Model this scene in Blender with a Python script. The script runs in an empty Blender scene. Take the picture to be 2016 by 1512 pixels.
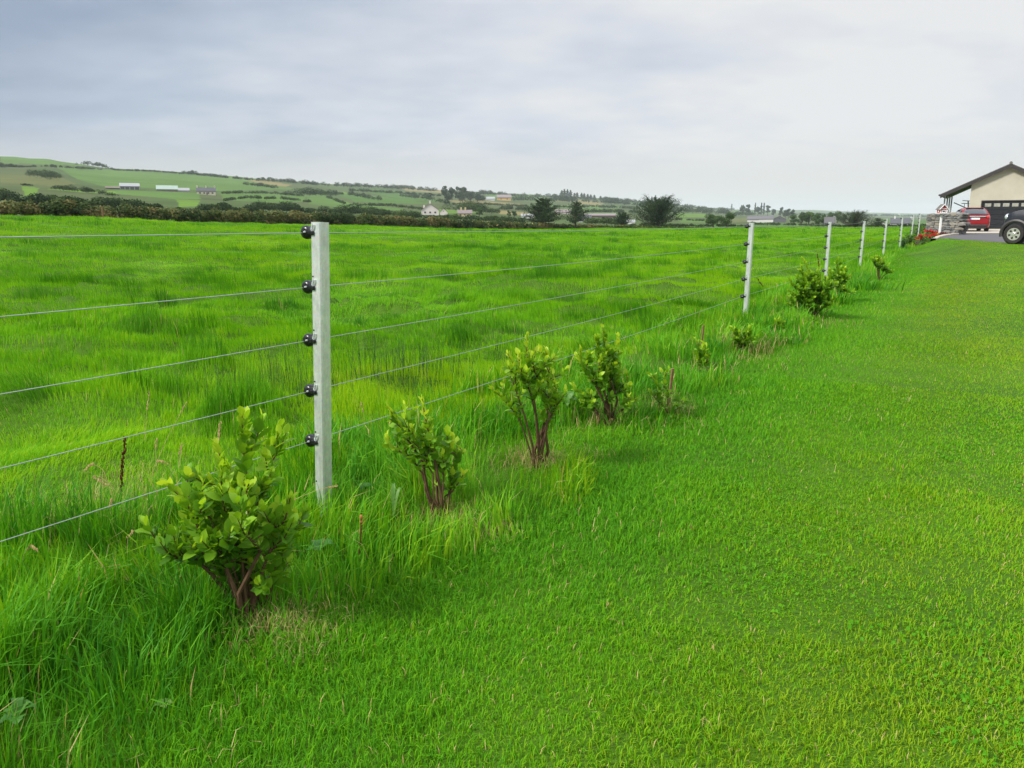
import bpy, math, random
import numpy as np
from mathutils import Vector, Matrix

# ------------------------------------------------------------------ camera, world, sun, exposure
SC = bpy.context.scene
COL = SC.collection
R = math.radians
CAM_H = 1.5
FPX = 1514.0                       # focal length in photo pixels (2016 wide)
PITCH = math.atan(320.0 / FPX)

cam_d = bpy.data.cameras.new("camera")
cam = bpy.data.objects.new("camera", cam_d)
COL.objects.link(cam)
cam.location = (0, 0, CAM_H)
cam.rotation_euler = (R(90) - PITCH, 0, 0)
cam_d.sensor_width = 36.0
cam_d.lens = 36.0 * FPX / 2016.0
cam_d.clip_start = 0.05
cam_d.clip_end = 40000.0
SC.camera = cam

SUN_EL, SUN_AZ = R(40), R(-112)     # sun behind thin cloud, to the viewer's left (azimuth from +Y towards +X)
sun_d = bpy.data.lights.new("sun", 'SUN')
sun_d.energy = 5.0
sun_d.angle = R(10)
sun_d.color = (1.0, 0.95, 0.85)
sun = bpy.data.objects.new("sun", sun_d)
COL.objects.link(sun)
sdir = Vector((math.sin(SUN_AZ) * math.cos(SUN_EL), math.cos(SUN_AZ) * math.cos(SUN_EL), math.sin(SUN_EL)))
sun.rotation_euler = (-sdir).to_track_quat('-Z', 'Y').to_euler()

world = bpy.data.worlds.new("World")
SC.world = world
world.use_nodes = True

def build_world():
    nt = world.node_tree
    nt.nodes.clear()
    N, L = nt.nodes.new, nt.links.new
    def math_(op, a, b=None, c=None, clamp=False):
        n = N('ShaderNodeMath'); n.operation = op; n.use_clamp = clamp
        for i, v in enumerate((a, b, c)):
            if v is None: continue
            if isinstance(v, (int, float)): n.inputs[i].default_value = v
            else: L(v, n.inputs[i])
        return n.outputs[0]
    def maprange(v, a, b, c, d, smooth=True):
        n = N('ShaderNodeMapRange'); n.interpolation_type = 'SMOOTHSTEP' if smooth else 'LINEAR'
        L(v, n.inputs[0])
        for i, x in enumerate((a, b, c, d)): n.inputs[i + 1].default_value = x
        return n.outputs[0]
    def mix(f, a, b):
        n = N('ShaderNodeMix'); n.data_type = 'RGBA'
        if isinstance(f, (int, float)): n.inputs[0].default_value = f
        else: L(f, n.inputs[0])
        for k, v in ((6, a), (7, b)):
            if isinstance(v, tuple): n.inputs[k].default_value = (*v, 1)
            else: L(v, n.inputs[k])
        return n.outputs[2]
    tc = N('ShaderNodeTexCoord')
    sep = N('ShaderNodeSeparateXYZ'); L(tc.outputs['Generated'], sep.inputs[0])
    x, y, z = sep.outputs
    zc = math_('MAXIMUM', z, 0.0)
    den = math_('ADD', zc, 0.20)
    px = math_('DIVIDE', x, den); py = math_('DIVIDE', y, den)
    comb = N('ShaderNodeCombineXYZ'); L(px, comb.inputs[0]); L(py, comb.inputs[1])
    def noise(scale, sx, sy, rot, detail, off):
        mp = N('ShaderNodeMapping'); mp.inputs['Scale'].default_value = (sx, sy, 1)
        mp.inputs['Rotation'].default_value = (0, 0, rot); mp.inputs['Location'].default_value = off
        L(comb.outputs[0], mp.inputs[0])
        n = N('ShaderNodeTexNoise'); n.inputs['Scale'].default_value = scale
        n.inputs['Detail'].default_value = detail; n.inputs['Roughness'].default_value = 0.5
        L(mp.outputs[0], n.inputs['Vector']); return n.outputs[0]
    n1 = noise(0.95, 0.8, 1.0, R(-22), 4.5, (3.1, 1.7, 0))
    n2 = noise(2.2, 0.75, 1.0, R(-24), 5.0, (7.7, 0.4, 0)); n3 = noise(5.5, 0.8, 1.0, R(15), 5.0, (1.7, 5.4, 0))
    # cloud thickness: thick grey bank over the left, thin bright cloud to the right
    azl = math_('DIVIDE', x, math_('ADD', math_('ABSOLUTE', y), 0.25))
    side = maprange(azl, -0.66, 0.36, 0.0, 1.0)
    f = math_('ADD', math_('MULTIPLY', side, 0.96), math_('MULTIPLY', math_('SUBTRACT', n1, 0.5), 1.15))
    f = math_('ADD', f, math_('MULTIPLY', math_('SUBTRACT', n2, 0.5), 0.75))
    f = math_('ADD', f, math_('MULTIPLY', math_('SUBTRACT', n3, 0.5), 0.30))
    # a dark belly low on the left, and clearer cloud low down
    f = math_('ADD', f, 0.04, clamp=True)
    cr = N('ShaderNodeValToRGB'); L(f, cr.inputs[0])
    e = cr.color_ramp.elements
    e[0].position = 0.0; e[0].color = (0.32, 0.40, 0.54, 1)
    e[1].position = 1.0; e[1].color = (0.875, 0.88, 0.89, 1)
    m = e.new(0.40); m.color = (0.50, 0.575, 0.70, 1); m = e.new(0.75); m.color = (0.725, 0.76, 0.84, 1)
    hz = maprange(z, 0.035, 0.115, 1.0, 0.0)
    hzc = mix(side, (0.69, 0.675, 0.645), (0.80, 0.79, 0.755))
    cl = mix(math_('MULTIPLY', hz, 0.88), cr.outputs[0], hzc)
    # the overcast dome is brighter towards the zenith than near the horizon
    gain = maprange(z, 0.27, 0.85, 1.0, SKY_GAIN)
    vm = N('ShaderNodeVectorMath'); vm.operation = 'SCALE'; L(cl, vm.inputs[0]); L(gain, vm.inputs['Scale'])
    sky = N('ShaderNodeTexSky'); sky.sky_type = 'NISHITA'; sky.sun_disc = False
    sky.sun_elevation = SUN_EL; sky.sun_rotation = SUN_AZ
    bg1 = N('ShaderNodeBackground'); L(vm.outputs[0], bg1.inputs[0]); bg1.inputs[1].default_value = 0.97
    bg2 = N('ShaderNodeBackground'); L(sky.outputs[0], bg2.inputs[0]); bg2.inputs[1].default_value = 0.05
    mx = N('ShaderNodeMixShader'); mx.inputs[0].default_value = 0.06
    L(bg1.outputs[0], mx.inputs[1]); L(bg2.outputs[0], mx.inputs[2])
    out = N('ShaderNodeOutputWorld'); L(mx.outputs[0], out.inputs[0])
SKY_GAIN = 2.4
build_world()

SC.view_settings.view_transform = 'Standard'
SC.view_settings.look = 'None'
SC.view_settings.exposure = 0.0
SC.view_settings.gamma = 1.0
SC.view_settings.use_curve_mapping = False
SC.render.engine = 'CYCLES'
SC.cycles.max_bounces = 8
SC.cycles.diffuse_bounces = 4
SC.cycles.glossy_bounces = 3
SC.cycles.transmission_bounces = 6
SC.cycles.volume_bounces = 1
SC.cycles.use_denoising = True

# ------------------------------------------------------------------ helpers
RNG = np.random.default_rng(7)
CP, SP = math.cos(PITCH), math.sin(PITCH)
def ray(u, v):
    xc, yc = (u - 1008.0) / FPX, (756.0 - v) / FPX
    return np.array([xc, CP + yc * SP, -SP + yc * CP])
def at(u, v, d):                          # the point of photo pixel (u, v) at depth d
    return np.array([0, 0, CAM_H]) + ray(u, v) * d
def az_te(u, v):
    r = ray(u, v); h = math.hypot(r[0], r[1])
    return math.atan2(r[0], r[1]), r[2] / h, h

def smooth01(t):
    t = np.clip(t, 0, 1); return t * t * (3 - 2 * t)
def sstep(a, b, t): return smooth01((np.asarray(t, float) - a) / (b - a))

def vnoise(x, y, seed=0):
    x = np.asarray(x, float); y = np.asarray(y, float)
    xi = np.floor(x).astype(np.int64); yi = np.floor(y).astype(np.int64)
    fx = x - xi; fy = y - yi
    fx = fx * fx * (3 - 2 * fx); fy = fy * fy * (3 - 2 * fy)
    def h(a, b):
        k = (a * 374761393 + b * 668265263 + seed * 1442695041) & 0xffffffff
        k = ((k ^ (k >> 13)) * 1274126177) & 0xffffffff
        k = ((k ^ (k >> 16)) * 2246822519) & 0xffffffff
        return ((k ^ (k >> 15)) & 0xffff) / 65535.0
    return (h(xi, yi) * (1 - fx) + h(xi + 1, yi) * fx) * (1 - fy) + (h(xi, yi + 1) * (1 - fx) + h(xi + 1, yi + 1) * fx) * fy
def fbm(x, y, seed=0, oct=3):
    s, a, t = 0, 1.0, 0
    for o in range(oct):
        s = s + a * vnoise(np.asarray(x) * 2 ** o + 17.3 * o, np.asarray(y) * 2 ** o - 9.1 * o, seed + o); t += a; a *= 0.5
    return s / t

def mesh_np(name, V, F, mat=None, parent=None, attrs=None, smooth=False, colors=None):
    """V (n,3); F list of int arrays (m,3)/(m,4)"""
    me = bpy.data.meshes.new(name)
    V = np.asarray(V, np.float32)
    me.vertices.add(len(V)); me.vertices.foreach_set('co', V.ravel())
    F = [np.asarray(f, np.int32) for f in F if len(f)]
    loops = np.concatenate([f.ravel() for f in F])
    tot = np.concatenate([np.full(len(f), f.shape[1], np.int32) for f in F])
    st = np.concatenate([[0], np.cumsum(tot)[:-1]]).astype(np.int32)
    me.loops.add(len(loops)); me.loops.foreach_set('vertex_index', loops)
    me.polygons.add(len(tot)); me.polygons.foreach_set('loop_start', st)
    try: me.polygons.foreach_set('loop_total', tot)
    except Exception: pass
    me.update(calc_edges=True)
    for k, a in (attrs or {}).items():
        at_ = me.attributes.new(k, 'FLOAT', 'POINT'); at_.data.foreach_set('value', np.asarray(a, np.float32))
    if colors is not None:
        at_ = me.attributes.new('col', 'FLOAT_COLOR', 'POINT')
        c = np.ones((len(V), 4), np.float32); c[:, :3] = colors
        at_.data.foreach_set('color', c.ravel())
    me.polygons.foreach_set('use_smooth', np.full(len(tot), smooth))
    me.validate()
    o = bpy.data.objects.new(name, me); COL.objects.link(o)
    if mat is not None:
        for m in (mat if isinstance(mat, (list, tuple)) else [mat]): me.materials.append(m)
    if parent is not None: o.parent = parent
    return o

class MB:
    """collects simple shapes into one mesh"""
    def __init__(s): s.V, s.F3, s.F4, s.n, s.FN = [], [], [], 0, []
    def add(s, V, F):
        V = np.asarray(V, float)
        for f in F:
            f = [i + s.n for i in f]
            if len(f) == 3: s.F3.append(f)
            elif len(f) == 4: s.F4.append(f)
            else: s.FN.append(f)
        s.V.append(V); s.n += len(V); return s
    def box(s, c, size, rz=0.0, bev=0.0, M=None):
        cx, cy, cz = c; a, b, h = [q / 2 for q in size]
        if bev > 0:
            k = min(bev, a * .9, b * .9)
            ring = [(-a + k, -b), (a - k, -b), (a, -b + k), (a, b - k), (a - k, b), (-a + k, b), (-a, b - k), (-a, -b + k)]
            kz = min(bev, h * .9)
            V = []
            for (zz, sh) in ((-h, k), (-h + kz, 0), (h - kz, 0), (h, k)):
                for (px, py) in ring:
                    fx = (a - sh) / a if a else 1; fy = (b - sh) / b if b else 1
                    V.append((px * fx, py * fy, zz))
            F = [tuple(range(7, -1, -1)), tuple(range(24, 32))]
            for r_ in range(3):
                for i in range(8):
                    j = (i + 1) % 8; F.append((r_ * 8 + i, r_ * 8 + j, r_ * 8 + 8 + j, r_ * 8 + 8 + i))
        else:
            V = [(-a, -b, -h), (a, -b, -h), (a, b, -h), (-a, b, -h), (-a, -b, h), (a, -b, h), (a, b, h), (-a, b, h)]
            F = [(3, 2, 1, 0), (4, 5, 6, 7), (0, 1, 5, 4), (1, 2, 6, 5), (2, 3, 7, 6), (3, 0, 4, 7)]
        V = np.array(V, float)
        if rz:
            c_, s_ = math.cos(rz), math.sin(rz); V[:, :2] = V[:, :2] @ np.array([[c_, s_], [-s_, c_]])
        V = V + np.array([cx, cy, cz])
        return s.add(V, F)
    def prism(s, poly, axis_from, axis_to):
        """poly: list of 3D points (planar, at axis_from), extruded by axis_to-axis_from"""
        P = np.array(poly, float); d = np.array(axis_to, float) - np.array(axis_from, float); n = len(P)
        F = [tuple(range(n)), tuple(range(2 * n - 1, n - 1, -1))]
        for i in range(n):
            j = (i + 1) % n; F.append((i, i + n, j + n, j))
        return s.add(np.vstack([P, P + d]), F)
    def tube(s, pts, rad, n=6, cap=True):
        P = np.array(pts, float); rad = np.broadcast_to(np.asarray(rad, float), (len(P),))
        T = np.gradient(P, axis=0); T /= np.linalg.norm(T, axis=1)[:, None] + 1e-9
        up = np.array([0, 0, 1.0]) if abs(T[0, 2]) < .9 else np.array([1.0, 0, 0])
        V = []
        a = np.cross(T[0], up); a /= np.linalg.norm(a)
        for i in range(len(P)):
            a = a - T[i] * (a @ T[i]); a /= np.linalg.norm(a) + 1e-9
            b = np.cross(T[i], a)
            for k in range(n):
                th = 2 * math.pi * k / n; V.append(P[i] + rad[i] * (math.cos(th) * a + math.sin(th) * b))
        F = []
        for i in range(len(P) - 1):
            for k in range(n):
                j = (k + 1) % n; F.append((i * n + k, i * n + j, i * n + n + j, i * n + n + k))
        if cap: F += [tuple(range(n - 1, -1, -1)), tuple(range((len(P) - 1) * n, len(P) * n))]
        return s.add(V, F)
    def lathe(s, prof, c=(0, 0, 0), axis='z', n=20, ring=False):
        """prof list of (r, h)"""
        V = []
        for r_, h in prof:
            for k in range(n):
                th = 2 * math.pi * k / n; a, b = r_ * math.cos(th), r_ * math.sin(th)
                V.append({'z': (a, b, h), 'y': (a, h, b), 'x': (h, a, b)}[axis])
        F = []
        for i in range(len(prof) - 1):
            for k in range(n):
                j = (k + 1) % n; F.append((i * n + k, i * n + j, i * n + n + j, i * n + n + k))
        if ring:
            e = (len(prof) - 1) * n
            F += [(e + k, e + (k + 1) % n, (k + 1) % n, k) for k in range(n)]
        else: F += [tuple(range(n - 1, -1, -1)), tuple(range((len(prof) - 1) * n, len(prof) * n))]
        return s.add(np.array(V) + np.array(c), F)
    def ball(s, c, r_, nu=10, nv=7, sq=(1, 1, 1)):
        V = [(0, 0, -1)]
        for j in range(1, nv):
            ph = -math.pi / 2 + math.pi * j / nv
            for k in range(nu):
                th = 2 * math.pi * k / nu; V.append((math.cos(ph) * math.cos(th), math.cos(ph) * math.sin(th), math.sin(ph)))
        V.append((0, 0, 1)); F = []
        for k in range(nu):
            F.append((0, 1 + (k + 1) % nu, 1 + k)); e = len(V) - 1; b = 1 + (nv - 2) * nu
            F.append((e, b + k, b + (k + 1) % nu))
        for j in range(nv - 2):
            for k in range(nu):
                a, b = 1 + j * nu + k, 1 + j * nu + (k + 1) % nu; F.append((a, b, b + nu, a + nu))
        return s.add(np.array(V) * r_ * np.array(sq) + np.array(c), F)
    def build(s, name, mat=None, parent=None, smooth=False, loc=None, rz=0):
        me = bpy.data.meshes.new(name)
        V = np.vstack(s.V)
        me.from_pydata(V.tolist(), [], s.F3 + s.F4 + s.FN); me.validate(); me.update()
        if smooth:
            me.polygons.foreach_set('use_smooth', np.full(len(me.polygons), True))
            try: me.set_sharp_from_angle(angle=R(38))
            except Exception: pass
        o = bpy.data.objects.new(name, me); COL.objects.link(o)
        if mat is not None: me.materials.append(mat)
        if parent is not None: o.parent = parent
        if loc is not None: o.location = loc
        o.rotation_euler.z = rz
        return o

def tag(o, label=None, cat=None, group=None, kind=None):
    if label: o['label'] = label
    if cat: o['category'] = cat
    if group: o['group'] = group
    if kind: o['kind'] = kind
    return o
def empty(name, loc, label, cat, group=None, rz=0):
    o = bpy.data.objects.new(name, None); COL.objects.link(o); o.location = tuple(loc); o.rotation_euler.z = rz
    o.empty_display_size = 0.2
    return tag(o, label, cat, group)
def copy_tree(o, parent=None):
    c = o.copy(); COL.objects.link(c)
    if parent is not None: c.parent = parent
    for ch in list(o.children): copy_tree(ch, c)
    return c

# ------------------------------------------------------------------ materials
class NT:
    def __init__(s, name):
        s.m = bpy.data.materials.new(name); s.m.use_nodes = True
        s.t = s.m.node_tree; s.t.nodes.clear()
        s.out = s.t.nodes.new('ShaderNodeOutputMaterial')
    def n(s, typ, **kw):
        x = s.t.nodes.new(typ)
        for k, v in kw.items(): setattr(x, k, v)
        return x
    def l(s, a, b): s.t.links.new(a, b)
    def coords(s, kind='Object'):
        return s.n('ShaderNodeTexCoord').outputs[kind]
    def noise(s, scale, detail=3, vec=None, rough=.5, stretch=None):
        n = s.n('ShaderNodeTexNoise'); n.inputs['Scale'].default_value = scale; n.inputs['Detail'].default_value = detail
        n.inputs['Roughness'].default_value = rough
        v = vec if vec is not None else s.coords()
        if stretch:
            mp = s.n('ShaderNodeMapping'); mp.inputs['Scale'].default_value = stretch; s.l(v, mp.inputs[0]); v = mp.outputs[0]
        s.l(v, n.inputs['Vector']); return n.outputs[0]
    def ramp(s, fac, stops):
        r_ = s.n('ShaderNodeValToRGB'); s.l(fac, r_.inputs[0]); e = r_.color_ramp.elements
        e[0].position, e[0].color = stops[0][0], (*stops[0][1], 1)
        e[1].position, e[1].color = stops[-1][0], (*stops[-1][1], 1)
        for p, c in stops[1:-1]:
            q = e.new(p); q.color = (*c, 1)
        return r_.outputs[0]
    def attr(s, name, out='Fac'):
        a = s.n('ShaderNodeAttribute'); a.attribute_name = name; return a.outputs[out]
    def mix(s, f, a, b, blend='MIX'):
        n = s.n('ShaderNodeMix', data_type='RGBA', blend_type=blend)
        if isinstance(f, (int, float)): n.inputs[0].default_value = f
        else: s.l(f, n.inputs[0])
        for k, v in ((6, a), (7, b)):
            if isinstance(v, tuple): n.inputs[k].default_value = (*v, 1)
            else: s.l(v, n.inputs[k])
        return n.outputs[2]
    def principled(s, col, rough=.6, metal=0., spec=.5, bump=None, bstr=.3, bdist=.01, coat=0., alpha=None, trans=0.):
        p = s.n('ShaderNodeBsdfPrincipled')
        if isinstance(col, tuple): p.inputs['Base Color'].default_value = (*col, 1)
        else: s.l(col, p.inputs['Base Color'])
        if isinstance(rough, (int, float)): p.inputs['Roughness'].default_value = rough
        else: s.l(rough, p.inputs['Roughness'])
        p.inputs['Metallic'].default_value = metal; p.inputs['Specular IOR Level'].default_value = spec
        p.inputs['Coat Weight'].default_value = coat; p.inputs['Coat Roughness'].default_value = .05
        p.inputs['Transmission Weight'].default_value = trans
        if bump is not None:
            b = s.n('ShaderNodeBump'); b.inputs['Strength'].default_value = bstr; b.inputs['Distance'].default_value = bdist
            s.l(bump, b.inputs['Height']); s.l(b.outputs[0], p.inputs['Normal'])
        return p
    def done(s, sh):
        s.l(sh.outputs[0], s.out.inputs[0]); return s.m

def leaf_mat(name, stops, trans=.35, rough=.5, spec=.35, attr='tint', tmul=(1.25, 1.15, .5)):
    """thin-leaf material: reflecting and letting light through; colour picked per leaf by 'tint'"""
    t = NT(name)
    c = t.ramp(t.attr(attr), stops)
    p = t.principled(c, rough, 0, spec)
    tr = t.n('ShaderNodeBsdfTranslucent')
    tc = t.mix(1.0, c, tmul, 'MULTIPLY'); t.l(tc, tr.inputs[0])
    mx = t.n('ShaderNodeMixShader'); mx.inputs[0].default_value = trans
    t.l(p.outputs[0], mx.inputs[1]); t.l(tr.outputs[0], mx.inputs[2])
    return t.done(mx)
def plain(name, c, rough=.6, metal=0., spec=.5, coat=0., var=.12, scale=8., bump=.15):
    """painted / solid surface with slight unevenness"""
    t = NT(name)
    nz = t.noise(scale, 4)
    col = t.ramp(nz, [(.25, tuple(q * (1 - var) for q in c)), (.75, tuple(min(1, q * (1 + var)) for q in c))])
    return t.done(t.principled(col, rough, metal, spec, bump=nz if bump else None, bstr=bump, bdist=.004, coat=coat))
# ------------------------------------------------------------------ the lie of the land
# fence line: from the first post P1, direction (TX,TY); s = metres to the lawn side of it, t = metres along it
P1 = at(632, 1005, 1.0); P1 = np.array([-1.03, 3.86])
FD = np.array([.6, 1.0]) / math.hypot(.6, 1.0)
FN = np.array([FD[1], -FD[0]])
def st(x, y):
    dx, dy = np.asarray(x) - P1[0], np.asarray(y) - P1[1]
    return dx * FN[0] + dy * FN[1], dx * FD[0] + dy * FD[1]
def xy(s, t): return P1[0] + FN[0] * s + FD[0] * t, P1[1] + FN[1] * s + FD[1] * t

# foot of the boundary hedge as seen from the viewpoint: photo pixel and distance
HEDGE = [(-500, 415, 60), (0, 426, 62), (350, 437.5, 72), (600, 445, 85), (1000, 452, 118), (1300, 450, 150), (1500, 449.5, 165), (1800, 448, 175), (2016, 446, 175)]
SKY = [(-600, 298, 950), (0, 307, 1000), (90, 312, 1000), (150, 322, 1000), (210, 331, 1020), (300, 335, 1050), (390, 341, 1080), (480, 349, 1100), (560, 355, 1200), (650, 362, 1350), (720, 365, 1450),
       (900, 375, 1650), (1000, 381, 1800), (1100, 385, 1950), (1200, 391, 2100), (1300, 399, 2300), (1370, 407, 2500), (1440, 412, 3000), (1520, 414, 4200), (1600, 413, 5000), (1700, 418, 5500), (1830, 421, 6000), (2016, 424, 6000), (2600, 426, 6000)]
def _tab(T):
    A, E, D = [], [], []
    for u, v, d in T:
        a, te, h = az_te(u, v); A.append(a); E.append(te); D.append(d * h)
    return np.array(A), np.array(E), np.array(D)
HA, HE, HD = _tab(HEDGE)
SA, SE, SD = _tab(SKY)
def hedge_d(a): return np.interp(a, HA, HD)
def hedge_z(a): return CAM_H + hedge_d(a) * np.interp(a, HA, HE)
PW = 1.13

def near_z(x, y):
    x = np.asarray(x, float); y = np.asarray(y, float)
    s, t = st(x, y)
    a = np.arctan2(x, y); rho = np.hypot(x, y)
    zf = np.interp(t, [-20, 14, 31, 37, 47, 54, 63, 90], [0, 0, .10, .18, .36, .50, .60, .6])
    zr = np.interp(t, [-20, 8, 20, 33, 50, 63, 90], [0, 0, .24, .60, .80, .95, .95])
    front = sstep(0.0, .35, np.cos(a))
    zfield = hedge_z(a) * front * smooth01((rho - 11) / (hedge_d(a) - 11)) ** 1.15
    left = zfield + zf * sstep(-9, 0, s) * sstep(140, 80, t)
    q_ = sstep(28, 37, t); w = smooth01((s - (.3 - .5 * q_)) / (4.0 - 2.2 * q_))
    far = sstep(75, 120, t)
    right = zf * (1 - w) + zr * w
    z = np.where(s < 0, left, right * (1 - far) + zfield * far)
    return z
def bumps(x, y):
    s, t = st(x, y)
    lawn = fbm(x * .7, y * .7, 3, 2) * .03 - .015
    field = (fbm(x * .8, y * .8, 11, 3) - .5) * .34 + (fbm(x * .12, y * .12, 13, 2) - .5) * .3 * sstep(8, 30, np.hypot(x, y))
    tm = np.clip((fbm(x * .95, y * 1.45, 17, 3) - .52) * 5, 0, 1)
    field = field + .13 * sstep(34, 14, np.hypot(x, y)) * tm * tm * (3 - 2 * tm)
    dip = -.15 * np.exp(-((s + .22) / .20) ** 2) * sstep(-3.2, -2.2, t) * sstep(.6, -.2, t)
    verge = dip + (fbm(x * 1.3, y * 1.3, 5, 2) - .4) * .10
    wl = sstep(.7, 1.3, s); wf = sstep(-.6, -1.6, s)
    return lawn * wl * sstep(26, 22, t) + field * wf + verge * (1 - wl) * (1 - wf)
def ground_z(x, y): return near_z(x, y) + bumps(x, y)

def hill_z(a, rho):
    hd, hz = hedge_d(a), hedge_z(a)
    he = (hz - CAM_H) / hd
    se = np.interp(a, SA, SE); sd = np.interp(a, SA, SD)
    w = np.log(np.maximum(rho, hd) / hd) / np.log(sd / hd)
    e = he + (se - he) * np.clip(w, 0, 1) ** PW
    z = CAM_H + rho * e
    zs = CAM_H + sd * se
    return np.where(rho > sd, zs - (rho - sd) * .03, z)
def land_z(x, y):
    a = np.arctan2(x, y); rho = np.hypot(x, y)
    near = rho <= hedge_d(a)
    return np.where(near, ground_z(x, y), hill_z(a, rho))
def on_hill(u, v):
    """land point seen at photo pixel (u, v) beyond the hedge"""
    a, te, h = az_te(u, v)
    hd = float(hedge_d(a)); he = (float(hedge_z(a)) - CAM_H) / hd
    se = float(np.interp(a, SA, SE)); sd = float(np.interp(a, SA, SD))
    w = max(0.0, min(1.0, (te - he) / (se - he))) ** (1 / PW)
    rho = hd * (sd / hd) ** w
    return np.array([math.sin(a) * rho, math.cos(a) * rho, float(hill_z(a, rho))])
def on_ground(u, v, lo=1.0, hi=140.0):
    """first ground point along the sight line of photo pixel (u, v)"""
    r_ = ray(u, v); d = np.geomspace(lo, hi, 4000)
    P = np.array([0, 0, CAM_H])[None] + r_[None] * d[:, None]
    g = near_z(P[:, 0], P[:, 1]); k = np.argmax(P[:, 2] <= g)
    if P[k, 2] > g[k]: k = len(d) - 1
    p = P[k].copy(); p[2] = float(ground_z(p[0], p[1])); return p
def depth_of(p): return float(p[1] * CP - (p[2] - CAM_H) * SP)
def mpp(p): return depth_of(p) / FPX               # metres per photo pixel at p

def build_land():
    az = np.concatenate([np.arange(-180, -44, 4.0), np.arange(-44, 44, .09), np.arange(44, 180, 4.0)])
    A = np.radians(az); na = len(A)
    def grid(rings, zf, name, mat, colf=None):
        nr = rings.shape[1]
        X = rings * np.sin(A)[:, None]; Y = rings * np.cos(A)[:, None]
        Z = zf(X, Y, rings)
        V = np.stack([X, Y, Z], -1).reshape(-1, 3)
        i = np.arange(na)[:, None]; j = np.arange(nr - 1)[None]
        a = i * nr + j; b = ((i + 1) % na) * nr + j
        F = np.stack([a, a + 1, b + 1, b], -1).reshape(-1, 4)
        fl = [F]
        if name == 'ground':
            V = np.vstack([V, [[0, 0, float(ground_z(0, 0))]]]); c = len(V) - 1
            ii = np.arange(na); fl.append(np.stack([np.full(na, c), ii * nr, ((ii + 1) % na) * nr], -1))
        o = mesh_np(name, V, fl, mat, smooth=True, colors=None if colf is None else colf(X, Y, Z))
        return tag(o, kind='structure')
    hd = hedge_d(A)
    q = np.linspace(0, 1, 230)
    rg = .35 * (hd[:, None] / .35) ** q[None]
    grid(rg, lambda X, Y, r_: np.where(r_ >= hd[:, None] * .9999, hill_z(np.arctan2(X, Y), r_), ground_z(X, Y)), 'ground', M['ground'])
    q2 = np.linspace(0, 1, 190)
    rh = hd[:, None] * (9000.0 / hd[:, None]) ** q2[None]
    grid(rh, lambda X, Y, r_: hill_z(np.arctan2(X, Y), r_) + (fbm(X * .01, Y * .01, 21, 3) - .5) * np.clip((r_ - hd[:, None]) * .004, 0, 3.0), 'hills', M['hills'], hill_cols)

# fields on the hillside: outline in the photo, mapped onto the land; the colour is that of the crop
G1, G2, G3 = (.135, .250, .055), (.105, .215, .045), (.165, .300, .040)
ST, RG, DK, OL = (.330, .270, .115), (.120, .150, .060), (.050, .075, .032), (.175, .190, .070)
FIELDS = [
 ([(0,300),(150,318),(210,330),(170,327),(90,323),(0,321)], G1), ([(0,326),(70,328),(60,345),(0,350)], RG),
 ([(0,345),(110,345),(150,362),(110,368),(60,362),(0,360)], OL), ([(110,328),(500,350),(580,372),(430,376),(200,366),(150,352)], G1),
 ([(40,366),(75,370),(70,384),(50,385)], G3), ([(90,372),(220,376),(350,382),(345,386),(150,378)], G3), ([(225,374),(390,380),(395,392),(340,392),(230,382)], G1),
 ([(345,392),(392,394),(390,406),(355,408)], G3), ([(430,378),(600,384),(600,396),(560,400),(440,394)], G1),
 ([(480,353),(520,354),(575,364),(560,368),(505,360)], ST), ([(480,361),(540,368),(590,372),(500,374)], G1),
 ([(600,385),(640,384),(690,400),(790,410),(795,414),(700,411),(610,402)], G1), ([(660,382),(760,388),(830,398),(860,402),(760,400),(700,398)], G2),
 ([(700,370),(760,374),(860,392),(870,398),(800,394),(740,382)], G2), ([(640,376),(680,378),(690,382),(650,382)], G3),
 ([(785,368),(870,374),(870,380),(800,376)], ST), ([(790,380),(870,384),(880,392),(820,390)], RG), ([(860,412),(900,414),(960,418),(900,420),(860,420)], G3),
 ([(880,394),(960,396),(1030,402),(1030,406),(900,400)], ST), ([(955,382),(1070,384),(1080,392),(960,388)], G1), ([(1080,390),(1150,394),(1150,400),(1090,398)], OL), ([(1140,394),(1190,400),(1180,404),(1140,402)], ST),
 ([(940,404),(1080,408),(1080,412),(950,410)], RG), ([(980,414),(1040,418),(1040,424),(985,422)], ST), ([(1080,404),(1160,404),(1250,408),(1180,412),(1085,410)], G1),
 ([(1150,418),(1215,418),(1215,424),(1160,424)], G2), ([(1200,394),(1260,398),(1270,402),(1200,400)], G2), ([(1290,398),(1400,408),(1400,414),(1300,408)], RG),
 ([(1330,420),(1390,421),(1390,428),(1330,428)], G3), ([(1335,430),(1395,432),(1395,438),(1340,438)], G1), ([(1340,441),(1480,443),(1480,447),(1340,446)], G2), ([(1440,430),(1475,430),(1480,436),(1445,438)], OL),
 ([(1480,438),(1640,442),(1700,445),(1480,447)], G2), ([(1440,414),(1530,416),(1530,420),(1450,420)], G1), ([(1720,430),(1760,430),(1830,434),(1830,446),(1790,440),(1720,436)], G2), ([(0,410),(60,410),(60,430),(0,430)], RG)]
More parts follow.
